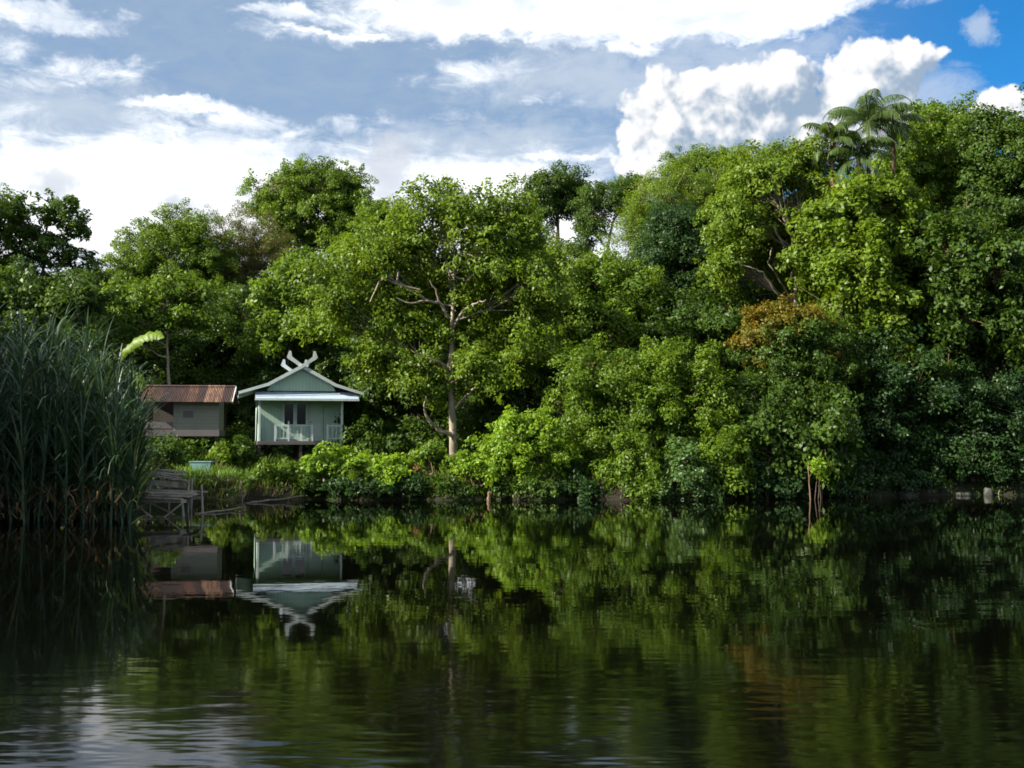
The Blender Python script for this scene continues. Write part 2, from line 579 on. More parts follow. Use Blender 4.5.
def leaf_geo(C, N, L, W, rng, droop=0.35, outward=None, fold=0.12):
    """rhombic folded leaves: centres C, normals N, lengths L, widths W"""
    n = len(C)
    t = rng.normal(size=(n, 3))
    if outward is not None:
        t = t * 0.8 + outward
    t[:, 2] -= droop
    N = unit(N)
    t = unit(t - N * (t * N).sum(1)[:, None])
    b = np.cross(N, t)
    L, W = L[:, None], W[:, None]
    p0 = C - t * L * 0.5
    p1 = C + b * W * 0.5 - t * L * 0.05 + N * W * fold
    p2 = C + t * L * 0.5 - N * L * 0.10
    p3 = C - b * W * 0.5 - t * L * 0.05 + N * W * fold
    V = np.stack([p0, p1, p2, p3], 1).reshape(-1, 3)
    return V, np.arange(n * 4).reshape(-1, 4)


STY = {   # leaf length, width ratio, clump radius, leaves per clump, clump density, up-bias, flatness
    'broad': (0.190, 0.52, 0.60, 102, 1.35, 0.55, 0.62),
    'small': (0.155, 0.52, 0.54, 118, 1.35, 0.55, 0.62),
    'fine': (0.135, 0.34, 0.60, 150, 1.35, 0.45, 0.55),
    'whorl': (0.40, 0.32, 0.52, 42, 1.2, 0.7, 0.60),
    'big': (0.240, 0.56, 0.60, 80, 1.3, 0.5, 0.66),
    'shrub': (0.175, 0.50, 0.34, 66, 1.35, 0.55, 0.75),
}


def clump_centres(lobes, cr, dens, rng, hollow=0.35):
    out, outw, lob = [], [], []
    for li, (c, r) in enumerate(lobes):
        r = np.array(r)
        area = 4 * math.pi * ((r[0] * r[1]) ** 1.6 / 3 + (r[0] * r[2]) ** 1.6 / 3 + (r[1] * r[2]) ** 1.6 / 3) ** (1 / 1.6)
        n = max(3, int(dens * area / (cr * cr * 2.0)))
        u = unit(rng.normal(size=(n * 2, 3)))
        keep = (u[:, 2] > -0.45) | (rng.random(n * 2) < 0.6)
        u = u[keep][:n]
        k1, k2 = rng.normal(size=3) * 2.2, rng.normal(size=3) * 3.5
        bump = 1 + 0.22 * np.sin(u @ k1 + rng.random() * 6) + 0.17 * np.sin(u @ k2 + rng.random() * 6)
        rad = (hollow + (1 - hollow) * rng.random(len(u)) ** 0.5) * bump
        rad = np.maximum(rad - 0.25 * cr / r.mean(), 0.2)
        far = (rng.random(len(u)) < 0.13) & (u[:, 2] > -0.5)
        rad = np.where(far, rng.uniform(1.0, 1.30, len(u)), rad)
        out.append(c + u * r * rad[:, None])
        outw.append(unit(u * r))
        lob.append(np.full(len(u), li))
    return np.concatenate(out), np.concatenate(outw), np.concatenate(lob)


def foliage(cl, ow, sty, rng, scale=1.0, lsc=1.0):
    """leaf sprays: every clump is an elongated, slightly drooping spray pointing outwards"""
    L0, wr, cr, m, dens, upb, flat = STY[sty]
    n = len(cl)
    size = rng.uniform(0.45, 1.5, n) * cr * scale
    cnt = np.maximum(6, (m * (size / (cr * scale)) ** 1.6 * (scale ** 1.2)).astype(int))
    idx = np.repeat(np.arange(n), cnt)
    k = len(idx)
    ax = unit(ow * np.array((1.0, 1.0, 0.55)) + rng.normal(size=(n, 3)) * 0.55 + np.array((0, 0, 0.10)))
    sd = unit(np.cross(ax, np.array((0, 0, 1.0)) + rng.normal(size=(n, 3)) * 0.3))
    up = np.cross(sd, ax)
    up *= np.sign(up[:, 2:3] + 1e-6)
    u = unit(rng.normal(size=(k, 3))) * (rng.random(k) ** 0.42)[:, None]
    along = u[:, 0] * 1.35
    taper = 1.0 - 0.35 * np.clip(along, 0, 1)
    sz = size[idx]
    off = ax[idx] * (along * sz)[:, None] + sd[idx] * (u[:, 1] * 0.85 * taper * sz)[:, None] + up[idx] * (u[:, 2] * flat * taper * sz)[:, None]
    off[:, 2] -= 0.22 * sz * np.clip(along, 0, 2) ** 2
    C = cl[idx] + off
    N = up[idx] * upb + 0.45 * unit(off) + 0.35 * ow[idx] + rng.normal(size=(k, 3)) * 0.50
    L = L0 * lsc * rng.uniform(0.65, 1.3, k)
    V, Q = leaf_geo(C, N, L, L * wr * rng.uniform(0.8, 1.2, k), rng, 0.45, ax[idx] * 0.8)
    cv = rng.random(n)
    var = np.clip(0.10 + 0.45 * cv[idx] + 0.38 * rng.random(k) + 0.12 * (rng.random(k) > 0.94), 0, 1)
    return V, Q, np.repeat(var, 4)


def gnd(x, y):
    sh = float(np.interp(x, SHX, SHY))
    s = y - sh + 0.35 * math.sin(x * 1.7) + 0.08 * math.sin(x * 4.1 + 1)
    return hgt_s(s) + (0.06 * math.sin(x * 0.9 + y * 0.7) if s > 1 else 0)


SHX = [-200, -60, -34, -27, -23, -16, -13, -8, 6, 12, 20, 30, 70, 200]
SHY = [20, 20, 22, 25, 36.5, 43, 45.5, 46.2, 46.2, 48.0, 50.0, 50.5, 46, 34]


def hgt_s(s):
    return float(np.interp(s, [-60, -6, -0.25, 0.05, 0.55, 2, 10, 24, 45, 75, 110, 400, 3000], [-3, -1.6, -0.45, 0.05, 0.62, 0.80, 1.15, 1.8, 4.5, 13, 15, 22, 30]))


def kmeans(pts, k, rng, it=6):
    c = pts[rng.choice(len(pts), k, replace=False)]
    for _ in range(it):
        lab = ((pts[:, None] - c[None]) ** 2).sum(-1).argmin(1)
        for j in range(k):
            if (lab == j).any():
                c[j] = pts[lab == j].mean(0)
    return c, lab


def curve3(a, b, c, n):
    t = np.linspace(0, 1, n)[:, None]
    return (1 - t) ** 2 * a + 2 * t * (1 - t) * b + t * t * c


def px_lobes(Y, lobes):
    L = []
    for lb in lobes:
        px, py, rx, ry = lb[:4]
        dy = lb[4] if len(lb) > 4 else 0.0
        c = at(px, py, Y + dy)
        k = (Y + dy) / F
        ax, az = rx * k, ry * k
        L.append((c, (ax, min(0.5 * (ax + az) if ax < 4 * az else az * 2, 1.6 * ax), az)))
    return L


def tree(name, label, Y, bpx, lobes, sty='broad', leaf='mid', bark='brown', tr=0.22, group='trees of the forest on the far bank', cat='tree', seed=0,
         dens=1.0, lsc=1.0, csc=1.0, limbs=(), top=None, hollow=0.35, holes=(), parts=(), twig=1.0, trunk_px=None, kmax=9, lean=0.0):
    rng = np.random.default_rng(1000 + seed)
    W = px_lobes(Y, lobes)
    base = at(bpx, HZ, Y)
    base[2] = gnd(base[0], Y) - 0.12
    root = link(name, None, None, base)
    tag(root, label, cat, group)
    L0, wr, cr, m, d0, upb, flat = STY[sty]
    cl, ow, lob = clump_centres(W, cr * csc, d0 * dens, rng, hollow)
    ok = cl[:, 2] > base[2] + 0.25
    for (hx, hy, hr) in holes:
        h = at(hx, hy, Y)
        k = hr * Y / F
        ok &= ~((((cl[:, [0, 2]] - h[[0, 2]]) ** 2).sum(1) < k * k) & (cl[:, 1] < Y + 1.0))
    cl, ow, lob = cl[ok], ow[ok], lob[ok]
    # trunk
    T = Tubes()
    cen = np.mean([c for c, r in W], axis=0)
    hi = max(c[2] + 0.25 * r[2] for c, r in W)
    if trunk_px:
        pts = [np.array(base)] + [at(a, b_, Y) for a, b_ in trunk_px]
        pts = np.array(pts)
        tt = np.linspace(0, 1, len(pts))
        ti = np.linspace(0, 1, 14)
        tp = np.stack([np.interp(ti, tt, pts[:, q]) for q in range(3)], 1)
        tp[1:, 0] += np.cumsum(rng.normal(size=13)) * 0.03
    else:
        end = np.array((cen[0], cen[1], hi if top is None else at(0, top, Y)[2]))
        mid = (base + end) / 2 + np.array((rng.normal() * 0.5 + lean, rng.normal() * 0.3, 0))
        tp = curve3(base, mid, end, 12)
        tp[1:, :2] += np.cumsum(rng.normal(size=(11, 2)), 0) * 0.05
    tr_r = np.linspace(tr, tr * 0.25, len(tp))
    tr_r[0] *= 1.5
    T.add(tp, tr_r, 9)
    for lb in limbs:
        pts = np.array([at(q[0], q[1], Y + (q[3] if len(q) > 3 else 0)) for q in lb])
        tt = np.linspace(0, 1, len(pts))
        ti = np.linspace(0, 1, 3 * len(pts))
        p2 = np.stack([np.interp(ti, tt, pts[:, q]) for q in range(3)], 1)
        p2[1:-1] += rng.normal(size=(len(p2) - 2, 3)) * 0.03
        T.add(p2, np.interp(ti, tt, [q[2] * 0.78 for q in lb]), 7)
    if len(cl) > 4:
        K = int(min(kmax, max(3, len(cl) // 9)))
        kc, lab = kmeans(cl, K, rng)
        for j in range(K):
            mem = cl[lab == j]
            if not len(mem):
                continue
            tgt = kc[j]
            zt = tgt[2] - 0.45 * np.linalg.norm(tgt[:2] - tp[-1, :2]) - 0.8
            i0 = int(np.clip(np.searchsorted(tp[:, 2], zt), 2, len(tp) - 2))
            s0 = tp[i0]
            mid = s0 * 0.45 + tgt * 0.55 + np.array((0, 0, -0.10 * np.linalg.norm(tgt - s0))) + rng.normal(size=3) * 0.25
            lp = curve3(s0, mid, tgt, 8)
            lp[1:-1] += rng.normal(size=(6, 3)) * 0.06
            r0 = min(tr_r[i0] * 0.62, tr * 0.5)
            T.add(lp, np.linspace(r0, 0.035, 8), 6)
            for q in mem:
                if rng.random() > twig:
                    continue
                a = lp[rng.integers(2, 8)]
                md = (a + q) / 2 + rng.normal(size=3) * 0.15
                T.add(curve3(a, md, q, 4), np.linspace(0.022, 0.008, 4), 4)
    tm = T.mesh('trunk', BK[bark], base)
    link('trunk', tm, root)
    V, Q, var = foliage(cl, ow, sty, rng, csc, lsc)
    link('crown', np_mesh('crown', V - base, Q, var, LM[leaf]), root)
    for (pname, plobes, psty, pleaf, pdens) in parts:
        c2, o2, _ = clump_centres(px_lobes(Y, plobes), STY[psty][2], STY[psty][4] * pdens, rng, 0.6)
        V, Q, var = foliage(c2, o2, psty, rng)
        link(pname, np_mesh(pname, V - base, Q, var, LM[pleaf]), root)
    return root


def shrub(name, label, Y, lobes, leaf='bright', sty='shrub', group='shrubs and plants along the bank', seed=0, dens=1.0, lsc=1.0, csc=1.0, hollow=0.25, cat='shrub', bark='brown'):
    rng = np.random.default_rng(5000 + seed)
    W = px_lobes(Y, lobes)
    c0 = np.mean([c for c, r in W], axis=0)
    base = np.array((c0[0], Y, gnd(c0[0], Y) - 0.05))
    root = link(name, None, None, base)
    tag(root, label, cat, group)
    L0, wr, cr, m, d0, upb, flat = STY[sty]
    cl, ow, lob = clump_centres(W, cr * csc, d0 * dens, rng, hollow)
    ok = cl[:, 2] > 0.12
    cl, ow = cl[ok], ow[ok]
    T = Tubes()
    for q in cl:
        if rng.random() < 0.6:
            a = base + np.array((rng.normal() * 0.25 + 0.55 * (q[0] - base[0]), rng.normal() * 0.2, 0))
            if q[2] > a[2] + 0.1:
                md = (a + q) / 2 + np.array((rng.normal() * 0.1, rng.normal() * 0.1, 0.1))
                T.add(curve3(a, md, q, 5), np.linspace(0.03, 0.008, 5), 4)
    if T.V:
        link('stem', T.mesh('stem', BK[bark], base), root)
    V, Q, var = foliage(cl, ow, sty, rng, csc, lsc)
    link('foliage', np_mesh('foliage', V - base, Q, var, LM[leaf]), root)
    return root


# ------------------------------------------------------------------ ground and water
xs = np.unique(np.concatenate([np.linspace(-3000, -80, 14), np.linspace(-80, -30, 40), np.linspace(-30, 32, 190), np.linspace(32, 80, 40), np.linspace(80, 3000, 14)]))
ys = np.unique(np.concatenate([np.linspace(-3000, -120, 10), np.linspace(-120, 24, 30), np.linspace(24, 62, 150), np.linspace(62, 130, 40), np.linspace(130, 3000, 14)]))
rg = np.random.default_rng(3)
XX, YY = np.meshgrid(xs, ys)
sh = np.interp(XX, SHX, SHY)
ss = YY - sh + 0.35 * np.sin(XX * 1.7) + 0.08 * np.sin(XX * 4.1 + 1)
ss = np.maximum(ss, -70 - YY)                 # near bank behind the camera
ss = np.maximum(ss, np.abs(XX) - 150)
ZZ = np.interp(ss, [-60, -6, -0.25, 0.05, 0.55, 2, 10, 24, 45, 75, 110, 400, 3000], [-3, -1.6, -0.45, 0.05, 0.62, 0.80, 1.15, 1.8, 4.5, 13, 15, 22, 30])
ZZ += np.where(ss > 1, 0.06 * np.sin(XX * 0.9 + YY * 0.7), 0) + np.where(ss > 0.2, rg.normal(size=XX.shape) * 0.03, 0)
nx, ny = len(xs), len(ys)
ii, jj = np.meshgrid(np.arange(nx - 1), np.arange(ny - 1))
q0 = jj * nx + ii
Q = np.stack([q0, q0 + 1, q0 + nx + 1, q0 + nx], -1).reshape(-1, 4)
o = link('ground', np_mesh('ground', np.stack([XX, YY, ZZ], -1).reshape(-1, 3), Q, None, M_SOIL, True))
tag(o, kind='structure')
o = link('water', np_mesh('water', [(-170, -90, 0), (170, -90, 0), (170, 60, 0), (-170, 60, 0)], [(0, 1, 2, 3)], None, M_WATER))
tag(o, kind='structure')


# ------------------------------------------------------------------ the mint house on stilts
def house():
    p = at(301, HZ, 54.0)
    gz = gnd(p[0], 55.0)
    root = link('stilt_house', None, None, (p[0], 54.0, gz))
    root.rotation_euler = (0, 0, R(14.5))
    tag(root, 'small mint green wooden house on stilts with crossed white gable boards', 'house')
    zf = 2.45 - gz                      # floor
    zc = zf + 2.05                      # porch ceiling
    D = 5.2
    hw = 2.06
    for x in (-2.0, 0.0, 2.0):
        for y in (0.15, 1.6, 3.4, D - 0.15):
            MB().box(x - 0.07, x + 0.07, y - 0.07, y + 0.07, -0.3, zf - 0.18).build('stilt', M_DARKW, root)
    MB().box(-hw - 0.04, hw + 0.04, 0.0, D, zf - 0.18, zf).build('floor_deck', M_BEAM, root, 0.01)
    # walls: set-back front wall with openings cut, side walls, rear wall
    fy = 1.25
    wl = MB()
    wx0, wx1, wz0, wz1 = -0.80, 0.36, zf + 0.78, zc - 0.14
    dx0, dx1, dz1 = 0.46, 1.20, zc - 0.12
    wl.box(-hw, wx0, fy, fy + 0.1, zf, zc)
    wl.box(wx0, wx1, fy, fy + 0.1, zf, wz0)
    wl.box(wx0, wx1, fy, fy + 0.1, wz1, zc)
    wl.box(wx1, dx0, fy, fy + 0.1, zf, zc)
    wl.box(dx0, dx1, fy, fy + 0.1, dz1, zc)
    wl.box(dx1, hw, fy, fy + 0.1, zf, zc)
    wl.box(-hw, -hw + 0.1, fy + 0.1, D, zf, zc)
    wl.box(hw - 0.1, hw, fy + 0.1, D, zf, zc)
    wl.box(-hw + 0.1, hw - 0.1, D - 0.1, D, zf, zc)
    wl.build('wall', M_MINT, root)
    # side screen of the porch, left
    MB().box(-hw, -hw + 0.06, 0.16, fy - 0.002, zf, zf + 0.85).build('porch_screen', M_MINT, root)
    MB().box(-hw - 0.05, hw + 0.05, 0.0, D, zc, zc + 0.07).build('ceiling', M_MINT, root)
    # window: two leaves with louvres
    for a, b_ in ((wx0, -0.26), (-0.18, wx1)):
        wi = MB()
        wi.box(a, a + 0.05, fy - 0.02, fy + 0.06, wz0, wz1).box(b_ - 0.05, b_, fy - 0.02, fy + 0.06, wz0, wz1)
        wi.box(a + 0.05, b_ - 0.05, fy - 0.02, fy + 0.06, wz0, wz0 + 0.05).box(a + 0.05, b_ - 0.05, fy - 0.02, fy + 0.06, wz1 - 0.05, wz1)
        f = wi.build('window', M_WHITE, root)
        pn = MB().box(a + 0.05, b_ - 0.05, fy + 0.05, fy + 0.06, wz0 + 0.05, wz1 - 0.05)
        for k in range(1, 4):
            z = wz0 + k * (wz1 - wz0) / 4
            pn.box(a + 0.05, b_ - 0.05, fy + 0.01, fy + 0.03, z - 0.02, z + 0.02)
        pn.build('pane', M_PANE, f)
    MB().box(-0.258, -0.182, fy - 0.04, fy + 0.07, wz0, wz1).build('mullion', M_WHITE, root)
    MB().box(wx0 - 0.06, wx1 + 0.06, fy - 0.07, fy - 0.003, wz0 - 0.07, wz0 - 0.005).build('window_sill', M_WHITE, root)
    dr = MB().box(dx0 + 0.02, dx1 - 0.02, fy + 0.02, fy + 0.06, zf + 0.01, dz1 - 0.01)
    dr.box(dx0 + 0.12, dx1 - 0.12, fy - 0.0, fy + 0.018, zf + 0.15, zf + 0.85).box(dx0 + 0.12, dx1 - 0.12, fy - 0.0, fy + 0.018, zf + 1.0, dz1 - 0.15)
    d = dr.build('door', M_DOOR, root, 0.008)
    MB().tube([(dx0 + 0.1, fy - 0.06, zf + 0.95), (dx0 + 0.1, fy + 0.02, zf + 0.95)], [0.03, 0.02], 8).build('handle', M_DARKW, d)
    # porch posts
    for x in (-hw + 0.06, hw - 0.06):
        MB().box(x - 0.055, x + 0.055, 0.03, 0.14, zf, zc).build('porch_post', M_WHITE, root, 0.008)
    # railing
    def rail(x0, x1):
        r = MB().box(x0, x1, 0.05, 0.11, zf + 0.72, zf + 0.80).box(x0, x1, 0.06, 0.10, zf + 0.10, zf + 0.16)
        n = int((x1 - x0) / 0.17)
        for k in range(n + 1):
            x = x0 + 0.03 + k * (x1 - x0 - 0.06) / max(n, 1)
            r.box(x - 0.02, x + 0.02, 0.065, 0.095, zf + 0.16, zf + 0.72)
        r.build('railing', M_DOOR, root)
    rail(-1.20, 0.52)
    rail(1.32, hw - 0.12)
    for x, h in ((-1.25, 0.8), (-0.60, 0.98), (0.02, 0.80), (0.55, 0.8), (1.28, 0.82)):
        MB().box(x - 0.035, x + 0.035, 0.03, 0.048, zf, zf + h).build('railing_post', M_WHITE, root)
    # pent roof strip over the porch
    z1 = zc + 0.36
    pr = MB()
    pr.add([(-2.22, -0.62, zc + 0.02), (2.75, -0.62, zc + 0.02), (2.75, -0.05, z1), (-2.22, -0.05, z1),
            (-2.22, -0.60, zc - 0.03), (2.75, -0.60, zc - 0.03), (2.75, -0.05, z1 - 0.06), (-2.22, -0.05, z1 - 0.06)],
           [(0, 1, 2, 3), (7, 6, 5, 4), (0, 4, 5, 1), (1, 5, 6, 2), (2, 6, 7, 3), (3, 7, 4, 0)])
    pr.build('porch_roof', M_ROOFM, root)
    MB().box(-2.24, 2.77, -0.66, -0.63, zc - 0.08, zc + 0.01).build('fascia', M_WHITE, root)
    # gable and main roof: a broken slope, steep near the ridge, flat at the eaves
    ze, zk, za = zc + 0.30, zc + 0.72, zc + 1.62
    MB().prism([(-1.66, zc + 0.41), (1.66, zc + 0.41), (1.5, zk - 0.02), (0.0, za - 0.08), (-1.5, zk - 0.02)], -0.05, 0.03).build('gable', M_MINT, root)
    right = [(2.98, ze), (1.62, zk), (0.0, za)]
    rf = MB()
    rf.strip(right, 0.05, -0.40, D + 0.4)
    rf.strip([(-x, z) for x, z in right], 0.05, -0.40, D + 0.4)
    roof = rf.build('roof', M_ROOFM, root)
    for y0 in (-0.46, D + 0.42):
        for sg in (1, -1):
            line = [(sg * 3.0, ze - 0.02), (sg * 1.62, zk - 0.02), (0.0, za - 0.02), (-sg * 0.42, za + 0.28), (-sg * 0.66, za + 0.45)]
            b_ = MB().strip(line, [0.13, 0.15, 0.165, 0.18, 0.21], y0 - (0.022 if sg > 0 else 0.064), y0 + (0.018 if sg > 0 else -0.024))
            # upturned prong of the finial
            yy0, yy1 = (y0 - 0.02, y0 + 0.016) if sg > 0 else (y0 - 0.062, y0 - 0.026)
            x_ = -sg * 0.70
            b_.prism([(x_ - sg * 0.05, za + 0.40), (x_ + sg * 0.20, za + 0.44), (x_ + sg * 0.17, za + 0.72), (x_ + sg * 0.07, za + 0.74)], yy0, yy1)
            b_.build('bargeboard', M_WHITE, roof)
    return root


house()


# ------------------------------------------------------------------ the rusty-roofed shed
def shed():
    p = at(187, HZ, 54.0)
    gz = gnd(p[0], 54.5)
    root = link('shed', None, None, (p[0], 54.0, gz))
    root.rotation_euler = (0, 0, R(8))
    tag(root, 'open raised wooden shed with rusty red corrugated roof beside the mint house', 'shed')
    zr, ze = 5.16 - gz, 4.36 - gz
    def slope(y0, y1, za, zb, nm):
        n = 60
        vs, fs = [], []
        for i in range(n * 2 + 1):
            x = -2.62 + 4.82 * i / (n * 2)
            dz = 0.022 * math.cos(i * math.pi)
            vs += [(x, y0, za + dz), (x, y1, zb + dz), (x, y0, za + dz - 0.012), (x, y1, zb + dz - 0.012)]
        for i in range(n * 2):
            a = i * 4
            fs += [(a, a + 4, a + 5, a + 1), (a + 2, a + 3, a + 7, a + 6)]
        m = MB()
        m.add(vs, fs)
        return m
    m = slope(-0.55, 1.0, ze, zr, 'front')
    m2 = slope(2.55, 1.02, ze, zr, 'rear')
    m.add(m2.v, m2.f)
    roof = m.build('roof', M_RUST, root)
    MB().bar((2.22, -0.6, ze - 0.02), (2.22, 1.0, zr + 0.0), 0.035, 0.10).build('bargeboard', M_WHITE, roof)
    MB().tube([(-2.62, 1.0, zr + 0.03), (2.2, 1.0, zr + 0.03)], [0.06, 0.06], 8).build('ridge_cap', M_RUST, roof)
    zd = 2.98 - gz
    MB().box(-2.35, 1.55, -0.1, 2.2, zd - 0.30, zd).build('floor_deck', M_BEAM, root, 0.01)
    for x in (-2.25, -0.7, 1.42):
        for y in (0.0, 2.05):
            MB().box(x - 0.06, x + 0.06, y, y + 0.12, -0.25, zd - 0.302).build('stilt', M_DARKW, root)
    for x, y in ((-2.25, 0.02), (-2.25, 2.05), (1.53, 2.2)):
        MB().box(x - 0.05, x + 0.05, y, y + 0.1, zd + 0.001, ze + (0.22 if y < 1 else 0.1)).build('post', M_DARKW, root)
    MB().box(-0.66, 1.50, 0.0, 0.06, zd + 0.002, ze + 0.12).build('wall', M_GREYW, root)
    MB().box(-0.2, 0.28, -0.012, -0.002, zd + 0.62, zd + 0.95).build('shutter', M_BEAM, root)
    MB().box(1.44, 1.50, 0.06, 2.1, zd + 0.002, ze + 0.1).build('side_wall', M_GREYW, root)
    MB().box(-2.3, 1.44, 2.1, 2.16, zd + 0.002, ze + 0.1).build('rear_wall', M_DARKW, root)
    MB().box(-2.2, -0.68, 0.0, 0.05, zd + 0.10, zd + 0.40).build('railing', M_BEAM, root)


shed()

# turquoise tub in the grass
p = at(202, 466, 52.0)
gz = gnd(p[0], 52.0)
root = link('tub', None, None, (p[0], 52.0, gz))
tag(root, 'pale turquoise plastic tub lying in the grass below the shed', 'tub')
t = MB()
vs, fs = [], []
ring = [(-0.5, -0.3), (0.5, -0.3), (0.5, 0.3), (-0.5, 0.3)]
for sc_, z in ((0.86, 0.0), (1.0, 0.46), (0.95, 0.46), (0.83, 0.04)):
    vs += [(x * sc_, y * sc_, z) for x, y in ring]
for k in range(3):
    for i in range(4):
        a, b_ = k * 4 + i, k * 4 + (i + 1) % 4
        fs.append((a, b_, b_ + 4, a + 4))
fs += [(3, 2, 1, 0), (12, 13, 14, 15)]
t.add(vs, fs)
t.build('body', M_TUB, root, 0.02)
t = MB()
for a, b_ in (((-0.53, -0.33), (0.53, -0.29)), ((-0.53, 0.29), (0.53, 0.33)), ((-0.53, -0.288), (-0.49, 0.288)), ((0.49, -0.288), (0.53, 0.288))):
    t.box(a[0], b_[0], a[1], b_[1], 0.462, 0.50)
t.build('rim', M_TUB, root, 0.008)


# ------------------------------------------------------------------ jetty
def jetty():
    Y = 36.5
    p = at(153, HZ, Y)
    root = link('jetty', None, None, (p[0], Y, 0))
    tag(root, 'rickety weathered plank jetty on crossed poles beside the tall reeds', 'jetty')
    rj = random.Random(4)
    zd = 0.66
    d = MB()
    for i in range(8):
        y0 = i * 0.29
        a, b_ = -0.75 + rj.uniform(-0.25, 0.1), 1.16 + rj.uniform(-0.22, 0.12)
        za, zb = zd + rj.uniform(-0.05, 0.03) + 0.02 * i, zd + rj.uniform(-0.06, 0.03) + 0.01 * i - 0.03
        d.bar((a, y0, za), (b_, y0 + rj.uniform(-0.06, 0.06), zb), 0.25, 0.04)
    d.build('deck', BK['wood'], root)
    for y0 in (-0.05, 1.95):
        MB().bar((-0.85, y0, zd - 0.12), (1.15, y0 + 0.05, zd - 0.15), 0.06, 0.10).build('joist', BK['wood'], root)
    u = MB()
    for i in range(6):
        y0 = 2.35 + i * 0.27
        u.bar((-0.95 + rj.uniform(-0.15, 0.15), y0, 1.30 + 0.035 * i + rj.uniform(-0.03, 0.03)), (0.42 - 0.08 * i + rj.uniform(-0.15, 0.15), y0 + rj.uniform(-0.08, 0.08), 1.12 + 0.05 * i + rj.uniform(-0.04, 0.04)), 0.25, 0.045)
    u.build('upper_deck', BK['wood'], root)
    MB().bar((-0.9, 2.25, 1.05), (0.45, 2.28, 0.93), 0.04, 0.20).build('fascia_board', BK['wood'], root)
    for (x, y, z0, z1, dx) in ((1.12, 0.05, -1.2, 0.60, -0.14), (1.18, 1.9, -1.2, 0.98, -0.08), (0.55, 2.15, -1.2, 1.16, 0.03), (-0.72, 0.05, -1.2, 0.64, 0.05), (-0.7, 1.9, -1.2, 0.98, 0.0), (-0.6, 3.7, -1.0, 1.28, 0.0), (0.2, 3.7, -1.0, 1.14, 0.05)):
        MB().tube([(x, y, z0), (x + dx * 0.4, y, (z0 + z1) / 2), (x + dx, y, z1)], [0.05, 0.048, 0.036], 8).build('post', BK['wood'], root, smooth=True)
    for a, b_ in (((-0.70, -0.1, 0.56), (0.22, -0.16, -0.14)), ((1.05, -0.1, 0.46), (0.30, -0.14, -0.14)), ((-0.6, 1.0, 0.50), (0.6, 1.1, -0.1))):
        MB().bar(a, b_, 0.07, 0.05).build('brace', BK['wood'], root)


jetty()


def pole(label, a, b_, r, mat='bamboo', name='bamboo_pole', cat='pole', group=None, stub=None):
    a, b_ = np.array(a, float), np.array(b_, float)
    m = MB()
    t = np.linspace(0, 1, 9)[:, None]
    pts = a * (1 - t) + b_ * t
    pts[1:-1] += np.random.default_rng(int(abs(a[0] * 99))).normal(size=(7, 3)) * r * 0.35
    m.tube(pts - a, np.linspace(r, r * 0.6, 9), 8)
    if stub is not None:
        m.tube([pts[stub] - a, pts[stub] - a + np.array((0.12, -0.05, 0.25))], [r * 0.5, r * 0.2], 6)
    o_ = m.build(name, BK[mat], None, smooth=True)
    o_.location = [float(q) for q in a]
    tag(o_, label, cat, group)
    return o_


def wl(px, Y, z=0.0):
    q = at(px, HZ, Y)
    return (q[0], Y, z)


pole('thin upright grey stake standing in the water near the reeds', wl(243, 44.5, -0.6), wl(242, 44.6, 0.95), 0.035, name='stake', cat='stake')
pole('pale bamboo pole floating low between the jetty and the stake', wl(196, 37.6, 0.0), wl(247, 40.0, 0.08), 0.05)
pole('short pale pole slanting from the bank into the water, right of the stake', wl(246, 44.0, -0.04), wl(305, 45.5, 0.22), 0.05)
pole('thin forked dead trunk standing in the water under the dark right trees', wl(810, 46.5, -0.6), wl(808, 46.6, 1.45), 0.036, 'brown', name='dead_trunk', cat='dead trunk', stub=6)


# ------------------------------------------------------------------ stones and stump
def stone(label, px, Y, z, sx, sy, sz, seed):
    rng = np.random.default_rng(seed)
    import bmesh
    bm = bmesh.new()
    bmesh.ops.create_icosphere(bm, subdivisions=3, radius=1.0)
    k1, k2, k3 = rng.normal(size=3) * 1.6, rng.normal(size=3) * 3, rng.normal(size=3) * 6
    for v in bm.verts:
        c = np.array(v.co)
        f = 1 + 0.16 * math.sin(c @ k1 + seed) + 0.09 * math.sin(c @ k2) + 0.04 * math.sin(c @ k3)
        c = c * f
        c = np.sign(c) * np.minimum(np.abs(c), 0.84 + 0.10 * np.sin(c[[1, 2, 0]] * 3 + seed))
        v.co = (c[0] * sx, c[1] * sy, c[2] * sz)
    me = bpy.data.meshes.new('stone')
    bm.to_mesh(me)
    bm.free()
    me.materials.append(M_STONE)
    for p_ in me.polygons:
        p_.use_smooth = True
    q = at(px, HZ, Y)
    o_ = link('stone', me, None, (q[0], Y, z))
    o_.rotation_euler = (0, 0, rng.random() * 3)
    tag(o_, label, 'stone', 'stones at the right waterline')


stone('low dark grey stone at the waterline, leftmost under the right trees', 882, 49.9, 0.02, 0.36, 0.4, 0.22, 1)
stone('broad flat grey stone half in the water, second from left', 905, 49.9, 0.0, 0.62, 0.4, 0.22, 2)
stone('greenish grey stone in the middle of the waterline row', 931, 50.0, 0.05, 0.44, 0.4, 0.34, 3)
stone('flat slab of stone at the water just left of the upright stone', 961, 49.9, 0.0, 0.55, 0.4, 0.20, 4)
stone('upright grey stone standing taller than the others at the waterline', 987, 50.0, 0.06, 0.24, 0.28, 0.36, 5)
pole('short broken orange brown stump at the water edge below the big pale tree', wl(489, 45.6, -0.3), wl(490, 45.6, 0.36), 0.10, 'brown', name='stump', cat='stump', stub=5)


